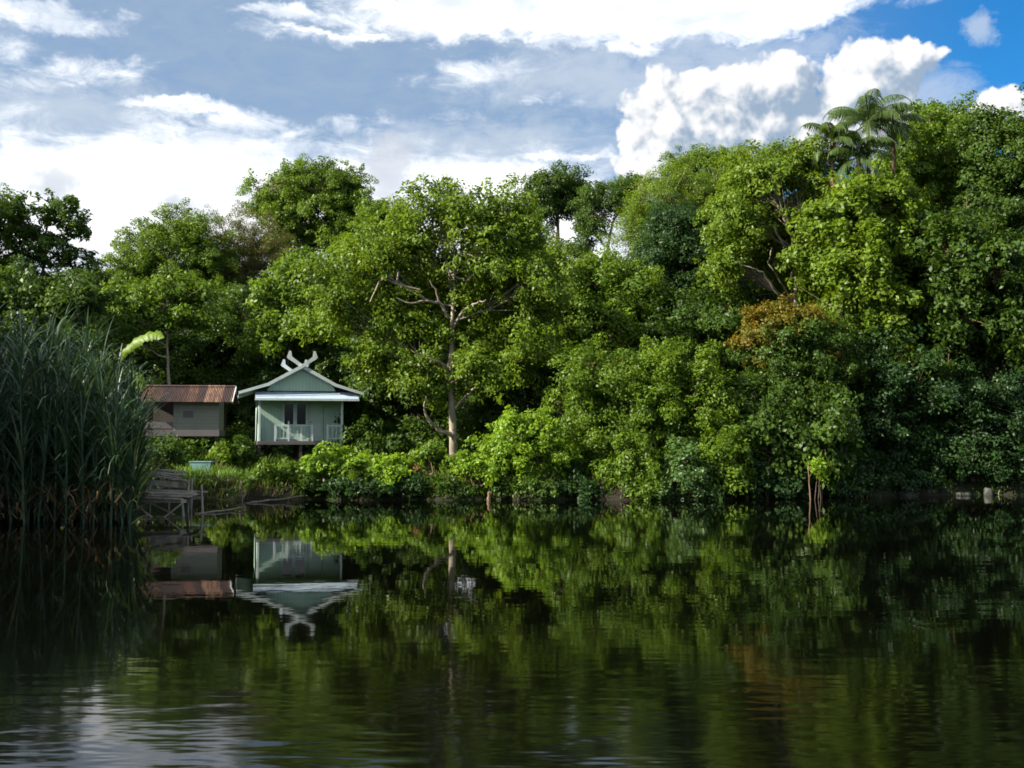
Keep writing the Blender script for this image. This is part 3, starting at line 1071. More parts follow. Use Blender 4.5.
# ------------------------------------------------------------------ trees
tree('tree', 'dark open tree with leaf rosettes against white cloud above the reeds', 72, 42,
     [(8, 222, 30, 24), (58, 212, 26, 18), (78, 228, 16, 14), (35, 248, 34, 22), (75, 262, 20, 14), (5, 270, 26, 24), (95, 285, 20, 14), (45, 285, 34, 20)], 'whorl', 'dark', 'dark', 0.2, seed=1, dens=0.55, csc=0.85, hollow=0.3)
tree('tree', 'rounded mid green tree, cauliflower topped, right of the dark rosette tree', 82, 165,
     [(180, 236, 28, 28), (148, 258, 34, 34), (205, 262, 30, 40), (165, 296, 52, 44), (120, 290, 30, 30)], 'small', 'mid', 'dark', 0.26, seed=2)
tree('tree', 'brownish olive feathery tree left of the tall umbrella tree', 86, 240,
     [(245, 250, 44, 38), (270, 280, 36, 46), (225, 285, 42, 50), (250, 310, 50, 40)], 'fine', 'olive', 'brown', 0.26, seed=3)
tree('tree', 'tall tree with a wide umbrella crown rising against white cloud', 92, 318,
     [(285, 192, 38, 22), (335, 188, 40, 22), (310, 182, 34, 18), (358, 205, 22, 14), (268, 210, 22, 16), (318, 215, 52, 22), (340, 235, 34, 20), (295, 240, 28, 20)], 'broad', 'mid', 'pale', 0.24, seed=4, dens=1.05, hollow=0.3)
tree('tree', 'slender pale trunked tree with layered sunlit sprays behind the reeds', 62, 168,
     [(140, 298, 36, 13), (185, 292, 30, 13), (150, 318, 46, 14), (195, 318, 24, 16), (120, 330, 26, 16)], 'big', 'mid', 'pale', 0.14, seed=5, trunk_px=[(170, 400), (166, 350), (168, 300)], dens=1.0)
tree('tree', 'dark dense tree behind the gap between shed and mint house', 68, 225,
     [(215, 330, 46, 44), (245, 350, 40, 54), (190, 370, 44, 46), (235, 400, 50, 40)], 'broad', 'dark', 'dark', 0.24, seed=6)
tree('tree', 'small bright topped tree above and left of the mint house roof', 63, 285,
     [(288, 285, 30, 20), (270, 300, 20, 18), (302, 262, 18, 12), (305, 318, 34, 26), (275, 335, 24, 20)], 'big', 'mid', 'dark', 0.16, seed=7)
tree('tree', 'dark tree directly behind the crossed roof boards of the mint house', 66, 290,
     [(290, 350, 48, 46), (330, 370, 44, 46), (285, 395, 50, 40)], 'broad', 'dark', 'dark', 0.22, seed=8)
main_limbs = [
    [(453, 300, .13), (448, 268, .10), (440, 240, .07), (446, 215, .045), (455, 200, .03)],
    [(449, 318, .10, -.3), (440, 303, .085, -.8), (425, 301, .07, -1.2), (408, 304, .055, -1.5), (396, 298, .04, -1.7)],
    [(452, 330, .10), (462, 312, .08, -.6), (474, 304, .06, -1.0), (486, 300, .04, -1.3)],
    [(440, 303, .07, -.8), (436, 290, .05, -1.0), (430, 280, .04, -1.2)],
    [(450, 372, .10, -.3), (440, 362, .09, -.9), (428, 360, .07, -1.3), (418, 354, .04, -1.6)],
    [(453, 436, .15, -.2), (440, 430, .12, -.5), (428, 420, .09, -.8), (424, 408, .06, -.9), (426, 396, .04, -.9)],
    [(455, 408, .09, -.2), (466, 396, .075, -.6), (476, 388, .06, -.9), (482, 378, .035, -1.0)],
    [(396, 284, .055, -1.2), (384, 278, .05, -1.4), (376, 286, .04, -1.5), (370, 302, .03, -1.6)], [(420, 290, .06, -.9), (396, 284, .055, -1.2), (398, 272, .04, -1.3)],
    [(450, 262, .07), (462, 252, .06, -.6), (474, 256, .04, -.8)], [(452, 275, .07), (466, 282, .05, -.6), (478, 270, .035, -.8)]]
tree('tree', 'big spreading sunlit tree with bare pale limbs right of the mint house', 51, 453,
     [(448, 205, 52, 26), (405, 232, 46, 30), (495, 215, 44, 30), (375, 262, 48, 36), (520, 250, 42, 36), (345, 290, 40, 38), (435, 275, 60, 40, 2.2), (540, 300, 34, 40),
      (480, 300, 50, 46, 2.0), (330, 330, 36, 30), (400, 330, 60, 42, 1.2), (500, 345, 46, 40, 1.2), (370, 365, 44, 26, .5), (535, 350, 30, 30), (425, 375, 40, 24), (430, 402, 18, 16), (480, 370, 40, 30, -0.8), (450, 335, 50, 34, 0.5), (400, 300, 50, 36, 0.6), (490, 265, 40, 34, -0.5), (455, 240, 50, 34, 0.8)],
     'broad', 'yellow', 'pale', 0.20, seed=9, limbs=main_limbs, trunk_px=[(452, 420), (449, 380), (452, 340), (453, 300), (451, 260)],
     holes=[(452, 300, 13), (452, 415, 22), (452, 262, 9), (453, 282, 9), (452, 322, 9), (451, 342, 9), (450, 362, 9), (449, 384, 10), (446, 240, 8), (400, 284, 9), (388, 283, 10), (422, 303, 11), (466, 258, 10), (440, 362, 10), (478, 385, 9), (440, 428, 10), (312, 352, 22), (330, 378, 40), (352, 388, 26)], dens=0.60, kmax=12, hollow=0.25, twig=0.3)
tree('tree', 'tall brown trunked tree with a small round crown against the white cloud', 82, 560,
     [(556, 186, 34, 20), (540, 200, 22, 16), (580, 194, 20, 18), (560, 210, 26, 16)], 'broad', 'dark', 'brown', 0.24, seed=10, trunk_px=[(560, 330), (559, 260), (557, 215), (556, 190)], dens=1.0, hollow=0.3)
tree('tree', 'dark umbrella tree with sky showing under its leaning crown', 76, 610,
     [(632, 186, 30, 12), (605, 202, 26, 18), (655, 186, 12, 8), (588, 226, 20, 20), (622, 205, 20, 10), (580, 250, 14, 14)], 'small', 'dark', 'pale', 0.2, seed=11, trunk_px=[(606, 330), (604, 270), (612, 225), (622, 198)], hollow=0.3)
tree('tree', 'feathery light green tree, soft plumed, right of the leaning umbrella tree', 66, 668,
     [(668, 202, 40, 30), (640, 232, 26, 34), (700, 195, 40, 32), (660, 250, 44, 40), (735, 190, 30, 30)], 'fine', 'yellow', 'pale', 0.2, seed=12, dens=1.05)
tree('tree', 'flat domed dark green crown rising behind the feathery tree', 80, 708,
     [(708, 162, 40, 13), (690, 175, 26, 12), (735, 165, 20, 12)], 'small', 'mid', 'dark', 0.25, seed=13)
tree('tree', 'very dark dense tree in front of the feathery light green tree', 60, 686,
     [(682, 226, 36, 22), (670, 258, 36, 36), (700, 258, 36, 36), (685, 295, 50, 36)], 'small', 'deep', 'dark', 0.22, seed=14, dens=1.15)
n_limbs = [[(790, 310, .11), (775, 290, .09, -.8), (762, 272, .07, -1.2), (750, 268, .05, -1.5), (738, 262, .03, -1.7)], [(785, 330, .11), (770, 318, .08, -.8), (758, 306, .05, -1.2)],
           [(790, 280, .09), (802, 250, .07, -.6), (810, 232, .05, -.9), (816, 215, .03, -1)], [(788, 262, .08), (780, 238, .06, -.7), (772, 225, .04, -1)], [(792, 300, .08), (768, 262, .05, -1.2), (772, 248, .03, -1.3)]]
tree('tree', 'olive tree with bare twisting pale limbs left of the palms', 56, 795,
     [(765, 178, 44, 30), (810, 165, 34, 24), (735, 215, 36, 36), (790, 225, 50, 46, 1.6), (825, 205, 26, 36), (755, 260, 44, 36, .6), (805, 285, 42, 40, 1.4), (725, 260, 26, 30)], 'broad', 'yellow', 'pale', 0.2, seed=15,
     limbs=n_limbs, trunk_px=[(796, 380), (792, 310), (790, 270), (786, 240)], holes=[(765, 275, 24), (805, 240, 20), (780, 310, 22), (778, 240, 16)], dens=0.95)
tree('tree', 'tall light green large leafed tree below the palm crowns', 52.5, 855,
     [(845, 212, 36, 32), (885, 200, 34, 34), (865, 215, 30, 24), (835, 250, 40, 44), (878, 245, 38, 44), (850, 300, 42, 40), (885, 310, 34, 40), (838, 275, 10, 70, -1.6), (868, 270, 11, 80, -1.8), (895, 330, 10, 60, -1.6)], 'big', 'yellow', 'dark', 0.26, seed=16, dens=1.05)
tree('tree', 'tall round topped tree just right of the palms, highest on the skyline', 60, 935,
     [(940, 124, 32, 24), (918, 150, 36, 32), (955, 158, 34, 36), (930, 190, 48, 40), (900, 185, 26, 34), (925, 170, 9, 50, -1.8), (955, 185, 9, 55, -1.9)], 'broad', 'mid', 'dark', 0.28, seed=17, dens=1.05)
tree('tree', 'dark upright tree at the right edge against blue sky', 57, 996,
     [(990, 128, 28, 22), (1004, 160, 30, 34), (975, 170, 28, 36), (1015, 200, 40, 44), (985, 215, 44, 44)], 'broad', 'dark', 'brown', 0.26, seed=18, dens=1.05)
tree('tree', 'dark red trunked tree low in the shaded right corner', 52, 993,
     [(955, 262, 50, 46), (1005, 270, 44, 50), (970, 320, 56, 46), (1015, 340, 40, 50), (940, 290, 11, 80, -1.6), (965, 260, 10, 70, -1.8), (1010, 300, 11, 90, -1.6)], 'big', 'dark', 'brown', 0.2, seed=19, trunk_px=[(994, 420), (993, 370), (985, 310)], holes=[(993, 375, 20)], dens=1.0)
tree('tree', 'small tree flushed with orange young leaves on its top', 50, 800,
     [(800, 360, 46, 40), (825, 340, 28, 28), (785, 335, 30, 22), (770, 350, 30, 30), (795, 400, 60, 36)], 'small', 'dark', 'dark', 0.17, seed=20, parts=[('orange_leaves', [(775, 325, 30, 22), (806, 316, 22, 14), (760, 338, 20, 20), (800, 335, 40, 20)], 'small', 'orange', 0.85)])
tree('tree', 'broad dark green tree right of the big sunlit tree', 58, 590,
     [(590, 285, 46, 32), (555, 300, 40, 36), (625, 305, 40, 40), (590, 335, 60, 44), (545, 265, 26, 24), (600, 370, 56, 36)], 'broad', 'mid', 'dark', 0.26, seed=21)
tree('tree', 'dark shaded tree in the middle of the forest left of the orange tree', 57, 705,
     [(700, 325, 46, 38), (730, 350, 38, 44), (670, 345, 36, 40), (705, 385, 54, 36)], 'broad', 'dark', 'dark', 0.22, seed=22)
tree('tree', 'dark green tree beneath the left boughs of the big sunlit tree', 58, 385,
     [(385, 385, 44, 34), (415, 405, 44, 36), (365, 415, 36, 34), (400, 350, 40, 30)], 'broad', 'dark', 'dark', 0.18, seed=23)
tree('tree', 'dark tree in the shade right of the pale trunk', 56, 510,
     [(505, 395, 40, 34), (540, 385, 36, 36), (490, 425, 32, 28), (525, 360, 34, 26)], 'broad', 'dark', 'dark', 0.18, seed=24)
tree('tree', 'bushy sunlit tree leaning over the bank right of the bright rounded shrub', 49.5, 608,
     [(600, 372, 36, 26), (625, 400, 36, 30), (585, 412, 32, 30), (615, 440, 44, 34), (590, 455, 34, 26), (640, 410, 9, 50, -1.2), (580, 390, 9, 45, -1.2)], 'small', 'mid', 'brown', 0.14, seed=25)
tree('tree', 'small sunlit tree in front of the dark middle tree, above the glossy shrub', 49.5, 688,
     [(680, 385, 36, 28), (710, 405, 32, 30), (660, 420, 34, 34), (695, 440, 40, 34), (668, 355, 22, 20), (705, 395, 9, 55, -1.2), (665, 385, 9, 45, -1.2)], 'small', 'mid', 'brown', 0.14, seed=26)
tree('tree', 'shaded small tree below the orange topped one, overhanging black water', 48.5, 795,
     [(775, 425, 38, 30), (820, 430, 44, 34), (795, 455, 50, 26), (745, 440, 30, 36)], 'big', 'dark', 'dark', 0.12, seed=27)
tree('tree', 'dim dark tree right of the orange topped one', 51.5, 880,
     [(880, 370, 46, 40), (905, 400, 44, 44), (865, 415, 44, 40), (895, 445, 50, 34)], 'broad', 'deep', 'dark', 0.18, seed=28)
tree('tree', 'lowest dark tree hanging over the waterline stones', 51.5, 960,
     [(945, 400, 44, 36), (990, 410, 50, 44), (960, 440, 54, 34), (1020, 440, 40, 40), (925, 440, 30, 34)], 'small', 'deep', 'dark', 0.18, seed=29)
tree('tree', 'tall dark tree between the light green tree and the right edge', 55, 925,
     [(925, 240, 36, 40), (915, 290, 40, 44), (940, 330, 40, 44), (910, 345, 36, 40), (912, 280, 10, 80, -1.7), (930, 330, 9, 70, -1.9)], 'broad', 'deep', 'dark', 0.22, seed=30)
tree('tree', 'dark mixed tree rising straight out of the left reed bed', 58, 45,
     [(30, 300, 50, 28), (75, 300, 40, 26), (50, 330, 60, 30), (5, 320, 30, 30)], 'big', 'dark', 'dark', 0.2, seed=31)
tree('tree', 'dark tree behind the shed and the slender pale trunk', 66, 130,
     [(125, 350, 44, 40), (165, 370, 40, 40), (95, 370, 40, 40), (140, 400, 44, 30)], 'broad', 'dark', 'dark', 0.2, seed=32)
tree('tree', 'mid green tree filling the skyline between umbrella tree and big sunlit tree', 78, 375,
     [(375, 235, 30, 26), (355, 262, 34, 34), (395, 215, 20, 14), (385, 280, 40, 40)], 'broad', 'mid', 'dark', 0.22, seed=33)
tree('tree', 'mid green tree between the big sunlit tree and the brown trunk', 70, 520,
     [(525, 225, 20, 16), (535, 250, 24, 26), (545, 285, 34, 34), (515, 275, 30, 30)], 'broad', 'mid', 'dark', 0.2, seed=34)
tree('tree', 'mid green tree low on the skyline under the sky gap', 68, 600,
     [(575, 275, 24, 16), (610, 275, 30, 16), (640, 280, 24, 18), (600, 300, 50, 24)], 'broad', 'mid', 'dark', 0.2, seed=35)
tree('tree', 'light green tree half behind the olive one, under the cumulus cloud', 70, 760,
     [(755, 165, 30, 18), (790, 158, 24, 14), (745, 185, 30, 24), (715, 205, 34, 30)], 'fine', 'mid', 'dark', 0.2, seed=36)

tree('tree', 'dark tree closing the gap behind the orange topped tree', 64, 760, [(765, 290, 40, 40), (740, 310, 36, 40), (790, 320, 34, 34)], 'broad', 'dark', 'dark', 0.2, seed=37, twig=0.3)

tree('tree', 'dark tree deep in the shade behind the right edge tree', 66, 985, [(980, 300, 46, 50), (1015, 350, 50, 50), (950, 360, 46, 50), (1000, 400, 50, 40)], 'broad', 'dark', 'dark', 0.2, seed=38, twig=0.3)

# trees just outside the frame, seen from a step to the side; the left ones shade the reed bed
tree('tree', 'tall tree outside the left of the view beside the reeds', 29.5, -560, [(-520, 130, 140, 90), (-600, 230, 150, 110), (-480, 260, 130, 110), (-560, 360, 150, 90)], 'big', 'dark', 'dark', 0.3, seed=40, dens=0.9, twig=0.3)
tree('tree', 'second tall tree outside the left of the view, farther from the lake', 35, -420, [(-400, 150, 130, 90), (-460, 240, 130, 90), (-370, 280, 120, 90), (-420, 350, 130, 80)], 'big', 'dark', 'dark', 0.3, seed=41, dens=0.9, twig=0.3)
tree('tree', 'tall tree left of the dark rosette tree, outside the view', 70, -60, [(-60, 220, 60, 50), (-40, 280, 50, 50), (-90, 290, 60, 60)], 'broad', 'mid', 'dark', 0.3, seed=42, dens=0.9, twig=0.3)
tree('tree', 'tall tree past the right edge of the view', 56, 1090, [(1080, 140, 60, 60), (1100, 230, 70, 70), (1070, 330, 70, 70), (1100, 420, 70, 60)], 'broad', 'dark', 'dark', 0.3, seed=43, dens=0.9, twig=0.3)


# ------------------------------------------------------------------ palms
def palm(label, px, py, Y, n, Lf, seed, droop=0.9, lean=0.0):
    rng = np.random.default_rng(seed)
    top = at(px, py, Y)
    base = np.array((top[0] + lean, Y, gnd(top[0], Y) - 0.1))
    root = link('palm_tree', None, None, base)
    tag(root, label, 'palm tree', 'palms above the forest')
    T = Tubes()
    tp = curve3(base, (base + top) / 2 + np.array((lean * 0.6, 0, 0)), top, 12)
    T.add(tp, np.linspace(0.16, 0.09, 12), 8)
    link('trunk', T.mesh('trunk', BK['brown'], base), root)
    for i in range(n):
        az = i * 2.399 + rng.uniform(-0.2, 0.2)
        el = R(rng.uniform(28, 80)) if i < n * 0.65 else R(rng.uniform(-15, 25))
        ln = Lf * rng.uniform(0.85, 1.1)
        h = np.array((math.cos(az), math.sin(az), 0))
        k = 16
        pts = [top.copy()]
        e = el
        for s_ in range(k - 1):
            pts.append(pts[-1] + (h * math.cos(e) + np.array((0, 0, math.sin(e)))) * ln / (k - 1))
            e -= droop * 2.1 / (k - 1) * (0.4 + 1.3 * s_ / k)
        pts = np.array(pts)
        Vt, Qt = tube_arrays(pts, np.linspace(0.04, 0.008, k), 4)
        Vs, Qs, va = [Vt], [Qt], [np.full(len(Vt), 0.8)]
        off = len(Vt)
        side = np.cross(h, (0, 0, 1))
        m = 40
        for sgn in (-1, 1):
            t = np.linspace(0.10, 0.99, m)
            c = np.stack([np.interp(t, np.linspace(0, 1, k), pts[:, q]) for q in range(3)], 1)
            dr = np.stack([np.interp(t, np.linspace(0, 1, k), np.gradient(pts[:, q])) for q in range(3)], 1)
            dr = unit(dr)
            ll = (0.85 * np.sin(np.clip(t * 1.05 + 0.12, 0, 1) * math.pi) ** 0.6 + 0.12) * rng.uniform(0.85, 1.15, m) * Lf / 3.4
            d = unit(sgn * side * 0.75 + dr * 0.55 + np.array((0, 0, -0.25)))
            p1 = c + d * ll[:, None] * 0.5
            d2 = unit(d * 0.55 + np.array((0, 0, -0.95)))
            p2 = p1 + d2 * ll[:, None] * 0.55
            wv = dr * 0.025
            A = np.stack([c - wv * 0.6, c + wv * 0.6, p1 + wv, p1 - wv, p2 + wv * 0.2, p2 - wv * 0.2], 1).reshape(-1, 3)
            bi = np.arange(m)[:, None] * 6
            Qa = np.concatenate([bi + np.array([[0, 1, 2, 3]]), bi + np.array([[3, 2, 4, 5]])])
            Vs.append(A)
            Qs.append(Qa + off)
            va.append(np.repeat(rng.uniform(0.2, 0.95, m), 6))
            off += len(A)
        link('frond', np_mesh('frond', np.concatenate(Vs) - base, np.concatenate(Qs), np.concatenate(va), LM['palm']), root)


palm('tallest palm with arching drooping fronds above the forest skyline', 868, 124, 55.5, 17, 3.1, 7, 1.15)
palm('smaller palm leaning left of the tallest palm', 832, 142, 55.0, 13, 2.3, 8, 1.2)
palm('palm crown just right of and behind the tallest palm', 893, 122, 56.5, 12, 2.3, 9, 1.1)
palm('lower palm with hanging fronds beneath the tallest palm', 858, 158, 54.6, 14, 2.5, 10, 1.2, 1.0)


# ------------------------------------------------------------------ banana plant behind the reeds
def banana():
    Y = 44.0
    b0 = at(118, HZ, Y)
    base = np.array((b0[0], Y, gnd(b0[0], Y) - 0.05))
    root = link('banana_plant', None, None, base)
    tag(root, 'banana plant with one bright arching leaf sticking out above the reeds', 'banana plant')
    crown = at(117, 375, Y)
    T = Tubes()
    T.add(np.linspace(base, crown, 6), np.linspace(0.13, 0.08, 6), 9)
    link('stem', T.mesh('stem', BK['dark'], base), root)
    paths = [[(117, 372), (124, 350), (140, 337), (155, 333), (163, 337)], [(116, 372), (108, 362), (98, 362), (90, 372)], [(119, 374), (130, 372), (138, 378), (142, 390)]]
    for pi_, pth in enumerate(paths):
        pts = np.array([at(a, b_, Y - 0.12 * i) for i, (a, b_) in enumerate(pth)])
        ns_ = 36
        ti = np.linspace(0, 1, ns_)
        tt = np.linspace(0, 1, len(pts))
        c = np.stack([np.interp(ti, tt, pts[:, q]) for q in range(3)], 1)
        for _ in range(12):
            c[1:-1] = (c[:-2] + 2 * c[1:-1] + c[2:]) / 4
        rl = np.random.default_rng(60 + pi_)
        wd = 0.29 * np.clip(np.sin(np.clip(ti * 1.15 - 0.12, 0, 1) * math.pi), 0, 1) ** 0.6 + 0.012
        d = unit(np.gradient(c, axis=0))
        sd = unit(np.cross(d, np.array((0.1, -1.0, 0.75))))
        nn = np.cross(sd, d)
        w1 = (wd * rl.uniform(0.72, 1.08, ns_))[:, None]
        w2 = (wd * rl.uniform(0.72, 1.08, ns_))[:, None]
        dr1, dr2 = rl.uniform(0.2, 0.75, ns_)[:, None], rl.uniform(0.2, 0.75, ns_)[:, None]
        V = np.stack([c - sd * w1 - nn * w1 * dr1 + d * 0.08, c, c + sd * w2 - nn * w2 * dr2 + d * 0.08], 1).reshape(-1, 3)
        va = np.stack([rl.uniform(0.3, 0.7, ns_), np.full(ns_, 1.0), rl.uniform(0.3, 0.7, ns_)], 1).ravel()
        i = np.arange(ns_ - 1)[:, None] * 3
        Q = np.concatenate([i + np.array([[0, 1, 4, 3]]), i + np.array([[1, 2, 5, 4]])])
        link('leaf', np_mesh('leaf', V - base, Q, va, LM['mid']), root)


banana()


# ------------------------------------------------------------------ bank shrubs and plants
shrub('shrub', 'bright lime leafy plant in sun just right of the house stilts', 47.3, [(328, 462, 18, 16), (318, 472, 20, 10)], 'bright', seed=1, lsc=1.15)
shrub('shrub', 'bright broad leafed clump, sunlit, below the right house corner', 47.2, [(362, 463, 16, 13), (378, 468, 22, 13)], 'bright', seed=2, lsc=1.25)
shrub('shrub', 'low sunlit clump at the right end of the bright bank plants', 47.0, [(402, 470, 20, 12), (392, 478, 22, 12)], 'bright', seed=3)
shrub('shrub', 'reddish brown tipped plant beside the bright bank plants', 47.0, [(416, 472, 9, 9)], 'russet', seed=4)
shrub('shrub', 'low green plant between the two brightest bank clumps', 46.9, [(345, 474, 18, 10)], 'mid', seed=5)
shrub('shrub', 'dim low plants on the bank in front of the house stilts', 46.9, [(290, 474, 24, 10), (265, 478, 20, 10)], 'mid', seed=6)
shrub('shrub', 'bright green shrub, large and rounded, right of the pale trunk', 47.6, [(528, 430, 30, 22), (505, 452, 32, 24), (545, 455, 26, 26), (520, 475, 36, 18)], 'bright', seed=7, sty='shrub', csc=1.2)
shrub('shrub', 'low bright plants at the foot of the big pale trunk', 46.9, [(470, 466, 18, 12), (485, 472, 18, 12)], 'bright', seed=8)
shrub('shrub', 'pale glossy leafed shrub reaching down to the water', 47.0, [(682, 470, 28, 24), (668, 490, 24, 12), (698, 488, 18, 14)], 'gloss', seed=9, csc=1.2)
shrub('shrub', 'leafy shrub hanging over the water left of the pale glossy shrub', 47.4, [(640, 462, 28, 26), (618, 475, 24, 18)], 'mid', seed=10, csc=1.2)
shrub('shrub', 'sunlit shrub at the water right of the pale glossy shrub', 47.5, [(722, 462, 26, 32), (735, 480, 22, 16)], 'mid', seed=11, csc=1.2)
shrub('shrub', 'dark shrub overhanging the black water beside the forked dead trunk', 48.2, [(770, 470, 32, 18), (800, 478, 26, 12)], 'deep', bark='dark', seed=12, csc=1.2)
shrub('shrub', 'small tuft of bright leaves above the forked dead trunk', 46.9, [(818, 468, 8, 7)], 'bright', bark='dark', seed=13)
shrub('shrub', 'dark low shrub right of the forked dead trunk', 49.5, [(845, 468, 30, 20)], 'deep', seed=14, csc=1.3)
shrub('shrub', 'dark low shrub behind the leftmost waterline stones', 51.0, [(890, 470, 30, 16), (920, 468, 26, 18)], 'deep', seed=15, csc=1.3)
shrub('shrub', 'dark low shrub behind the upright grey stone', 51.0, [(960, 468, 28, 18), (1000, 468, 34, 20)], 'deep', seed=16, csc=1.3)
shrub('shrub', 'dark shrub in the shade just right of the mint house', 55.0, [(370, 440, 22, 24), (392, 450, 20, 16)], 'dark', seed=17, csc=1.3)
shrub('shrub', 'small yellow green plant growing up beside the shed post', 52.6, [(222, 452, 8, 10)], 'mid', seed=18)
shrub('shrub', 'dim green shrub between the shed and the mint house', 53.0, [(240, 455, 14, 16)], 'dark', seed=19)
shrub('shrub', 'dark shrub filling the space behind the rickety jetty', 46.5, [(160, 450, 18, 18), (150, 470, 14, 12)], 'dark', seed=20, csc=1.3)
shrub('shrub', 'shaded shrub under the bushy leaning tree, right of the bright rounded shrub', 48.4, [(575, 470, 26, 20), (600, 478, 22, 14)], 'dark', seed=21, csc=1.2)


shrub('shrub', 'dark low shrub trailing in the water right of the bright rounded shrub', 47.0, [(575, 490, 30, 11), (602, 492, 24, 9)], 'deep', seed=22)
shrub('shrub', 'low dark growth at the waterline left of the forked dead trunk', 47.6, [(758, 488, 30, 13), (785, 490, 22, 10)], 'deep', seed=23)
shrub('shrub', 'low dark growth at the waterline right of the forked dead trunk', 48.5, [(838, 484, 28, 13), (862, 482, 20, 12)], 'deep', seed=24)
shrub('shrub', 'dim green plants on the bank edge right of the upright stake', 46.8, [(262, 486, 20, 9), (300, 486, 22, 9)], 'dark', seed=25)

shrub('shrub', 'dark leafy growth at the waterline below the big pale trunk', 46.6, [(438, 486, 20, 10), (462, 489, 16, 8)], 'dark', seed=26)
shrub('shrub', 'dark leafy growth at the waterline beside the orange brown stump', 46.5, [(512, 489, 22, 9), (540, 488, 20, 10)], 'dark', seed=27)
shrub('shrub', 'dim green growth at the waterline left of the pale glossy shrub', 46.6, [(628, 488, 20, 11), (648, 492, 16, 8)], 'mid', seed=28)
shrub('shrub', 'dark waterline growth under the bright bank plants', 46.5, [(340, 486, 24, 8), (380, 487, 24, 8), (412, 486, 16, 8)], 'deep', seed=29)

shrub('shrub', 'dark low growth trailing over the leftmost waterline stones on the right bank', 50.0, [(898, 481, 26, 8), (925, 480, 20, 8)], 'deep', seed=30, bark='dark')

shrub('shrub', 'shaded leafy shrub at the foot of the big pale trunk, left side', 48.5, [(432, 455, 18, 12), (446, 462, 16, 9)], 'mid', seed=31)

# ------------------------------------------------------------------ reeds, grass, undergrowth, far forest (stuff)
def blades(base, dirv, L, W, bend, rng, seg=5, fold=0.0):
    """long curved tapering blades; base (n,3), dirv start direction, bend = how far it droops"""
    n = len(base)
    h = dirv.copy()
    h[:, 2] = 0
    h = unit(h)
    e0 = np.arcsin(np.clip(unit(dirv)[:, 2], -1, 1))
    side = np.cross(h, np.array((0, 0, 1.0)))
    tw = rng.uniform(-0.6, 0.6, n)
    side = unit(side + h * tw[:, None])
    p = base.copy()
    rows = []
    for s_ in range(seg + 1):
        f = s_ / seg
        wv = side * (W * (1 - f ** 1.8) * 0.5 + 0.003)[:, None]
        rows += [p - wv, p + wv]
        e = e0 - bend * f ** 1.6
        p = p + (h * np.cos(e)[:, None] + np.array((0, 0, 1.0)) * np.sin(e)[:, None]) * (L / seg)[:, None]
    V = np.stack(rows, 1).reshape(-1, 3)
    k = 2 * (seg + 1)
    bi = np.arange(n)[:, None] * k
    Q = np.concatenate([bi + np.array([[2 * i, 2 * i + 1, 2 * i + 3, 2 * i + 2]]) for i in range(seg)])
    return V, Q, k


rng = np.random.default_rng(77)
B, D, LL, WW, BE = [], [], [], [], []
T = Tubes()
for i in range(420):
    x = rng.uniform(-24, -11.0)
    y = rng.uniform(33.5, 42.0)
    px = 512 + F * x / y
    if px > 138 - (y - 34) * 1.0:
        continue
    edge = min(1.0, (140 - px) / 55.0)
    Hs = (2.2 + 4.0 * rng.random() ** 0.6) * (0.55 + 0.45 * edge) * (0.8 + 0.04 * (y - 33))
    top = np.array((x + rng.normal() * 0.25, y + rng.normal() * 0.2, Hs))
    T.add(np.linspace(np.array((x, y, -0.5)), top, 4), np.linspace(0.05, 0.035, 4), 5)
    m = rng.integers(26, 44)
    for j in range(m):
        fz = rng.uniform(0.35, 1.0) if j > 10 else rng.uniform(0.02, 0.35)
        az = rng.random() * 6.283
        el = R(rng.uniform(45, 86))
        B.append(np.array((x, y, 0)) * (1 - fz) + top * fz if fz > 0 else (x, y, 0))
        D.append((math.cos(az) * math.cos(el), math.sin(az) * math.cos(el), math.sin(el)))
        LL.append(rng.uniform(1.3, 2.6))
        WW.append(rng.uniform(0.035, 0.075))
        BE.append(rng.uniform(0.3, 2.7))
V, Q, k = blades(np.array(B), np.array(D), np.array(LL), np.array(WW), np.array(BE), rng, 6)
var = np.repeat(np.clip(rng.normal(0.45, 0.22, len(B)) + 0.3 * (rng.random(len(B)) > 0.96), 0, 1), k)
stV, stQ = np.concatenate(T.V), np.concatenate(T.Q)
allV = np.concatenate([V, stV])
o = link('reeds', np_mesh('reeds', allV, np.concatenate([Q, stQ + len(V)]), np.concatenate([var, np.full(len(stV), 0.2)]), LM['reed']))
tag(o, 'tall dark blue green reed bed standing in the water at the left', 'reeds', None, 'stuff')
# dead lower blades
n = 420
x = rng.uniform(-20, -11.2, n)
y = rng.uniform(33.0, 35.5, n)
ok = 512 + F * x / y < 142
x, y = x[ok], y[ok]
n = len(x)
az = rng.random(n) * 6.283
el = R(1) * rng.uniform(20, 80, n)
V, Q, k = blades(np.stack([x, y, rng.uniform(0.0, 0.9, n)], 1), np.stack([np.cos(az) * np.cos(el), np.sin(az) * np.cos(el), np.sin(el)], 1), rng.uniform(0.7, 1.6, n), rng.uniform(0.03, 0.06, n), rng.uniform(0.5, 2.4, n), rng, 5)
o = link('dead_reeds', np_mesh('dead_reeds', V, Q, np.repeat(rng.random(n) * 0.7, k), LM['straw']))
tag(o, 'dry brown fallen reed leaves at the foot of the reed bed', 'dead reeds', None, 'stuff')


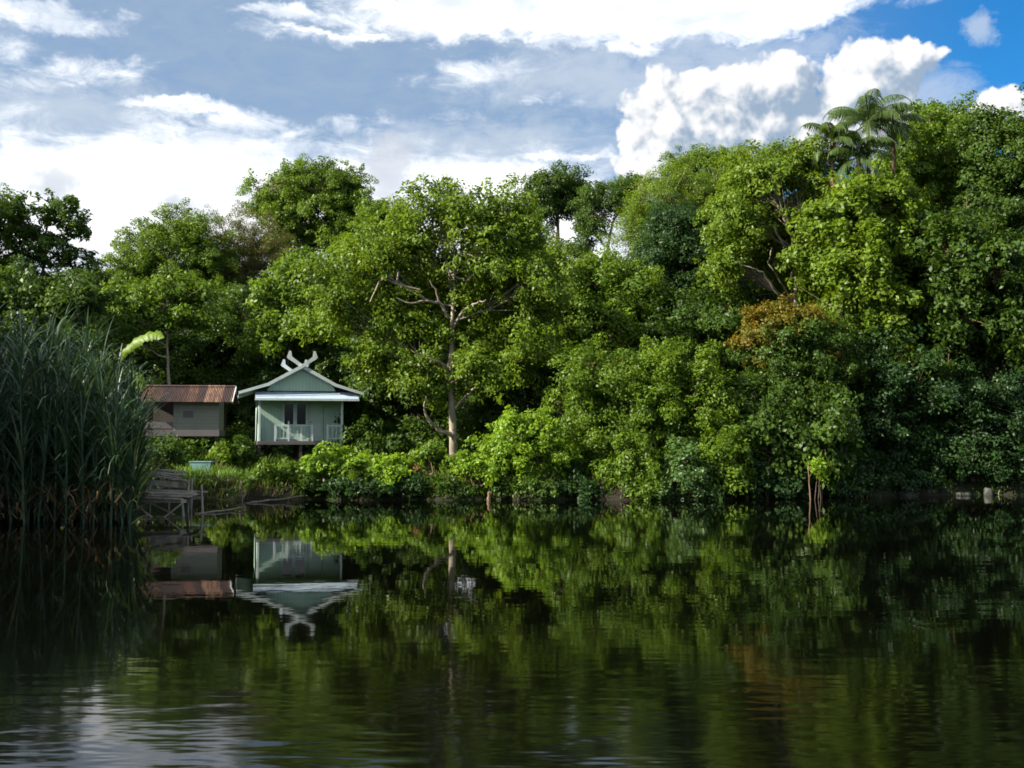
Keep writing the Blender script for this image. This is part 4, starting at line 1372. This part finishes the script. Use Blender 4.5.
def grass_patch(name, label, n, xr, yr, L, leaf, cond=None, seed=0, wd=0.03, zoff=0.0):
    rng = np.random.default_rng(seed)
    x = rng.uniform(*xr, n)
    y = rng.uniform(*yr, n)
    z = np.array([gnd(a, b_) for a, b_ in zip(x, y)])
    ok = z > 0.02
    cl_ = 0.5 + 0.5 * np.sin(x * 2.1 + 1.3 * np.sin(y * 1.7)) * np.sin(y * 1.9 + x * 0.6)
    ok &= rng.random(n) < 0.25 + 0.75 * cl_
    if cond is not None:
        ok &= cond(x, y, z)
    x, y, z, cl_ = x[ok], y[ok], z[ok], cl_[ok]
    m = len(x)
    az = rng.random(m) * 6.283
    el = R(1) * rng.uniform(40, 85, m)
    V, Q, k = blades(np.stack([x, y, z - 0.02 + zoff], 1), np.stack([np.cos(az) * np.cos(el), np.sin(az) * np.cos(el), np.sin(el)], 1),
                     L * rng.uniform(0.5, 1.2, m) * (0.6 + 0.6 * cl_), np.full(m, wd), rng.uniform(0.3, 1.9, m), rng, 3)
    o_ = link(name, np_mesh(name, V, Q, np.repeat(np.clip(0.3 * cl_ + 0.6 * rng.random(m), 0, 1), k), LM[leaf]))
    tag(o_, label, 'grass', None, 'stuff')


grass_patch('grass', 'green grass on the bank around the house and the shed', 26000, (-22, 3), (46, 60), 0.5, 'grass', seed=1, wd=0.035)
grass_patch('dry_grass', 'dry straw coloured grass hanging over the bank edge', 5200, (-16, 12), (45.5, 47.6), 0.5, 'straw', lambda x, y, z: z < 0.72, seed=2, wd=0.03)
grass_patch('bank_grass', 'coarse dark grass along the forest edge of the bank', 26000, (-14, 34), (45.5, 55), 0.6, 'dark', lambda x, y, z: (x > 2) | (z < 0.78), seed=3, wd=0.045)

rng = np.random.default_rng(9)


def mass(name, label, cat, n_cl, gen, sty, leaf, csc, lsc, seed):
    rng = np.random.default_rng(seed)
    cl = gen(rng, n_cl)
    ow = unit(rng.normal(size=(len(cl), 3)) * 0.6 + np.array((0, -0.6, 0.5)))
    V, Q, var = foliage(cl, ow, sty, rng, csc, lsc)
    o_ = link(name, np_mesh(name, V, Q, var, LM[leaf]))
    tag(o_, label, cat, None, 'stuff')


def gen_under(rng, n):
    x = rng.uniform(-36, 36, n)
    y = rng.uniform(53, 72, n)
    h = np.where((x < -6) & (x > -20), 2.5, 4.5)
    keep = ~((x > -17) & (x < -6) & (y < 61))
    sh = np.interp(x, SHX, SHY)
    keep &= y > sh + 3
    z = 0.8 + rng.random(n) ** 1.3 * h * (0.5 + 0.03 * (y - 50))
    return np.stack([x, y, z], 1)[keep]


mass('undergrowth', 'dark tangled undergrowth between the forest trunks', 'undergrowth', 1500, gen_under, 'big', 'dark', 1.2, 1.2, 21)


def gen_far(rng, n):
    x = rng.uniform(-62, 62, n)
    y = rng.uniform(92, 112, n)
    px = 512 + F * x / y
    topy = np.interp(px, [-300, 0, 110, 200, 330, 450, 560, 600, 660, 720, 800, 900, 1024, 1300], [290, 300, 285, 270, 262, 250, 268, 285, 250, 215, 190, 160, 175, 220])
    ztop = CAMZ + (HZ - topy) * y / F
    z = ztop * (1 - 0.75 * rng.random(n) ** 1.5) - 1.2
    z += 0.8 * np.sin(x * 0.9) + 0.5 * np.sin(x * 2.3 + y)
    return np.stack([x, y, np.maximum(z, 7.0)], 1)


mass('far_forest', 'continuous forest closing the view behind the nearer trees', 'forest', 2600, gen_far, 'big', 'dark', 2.1, 1.5, 22)
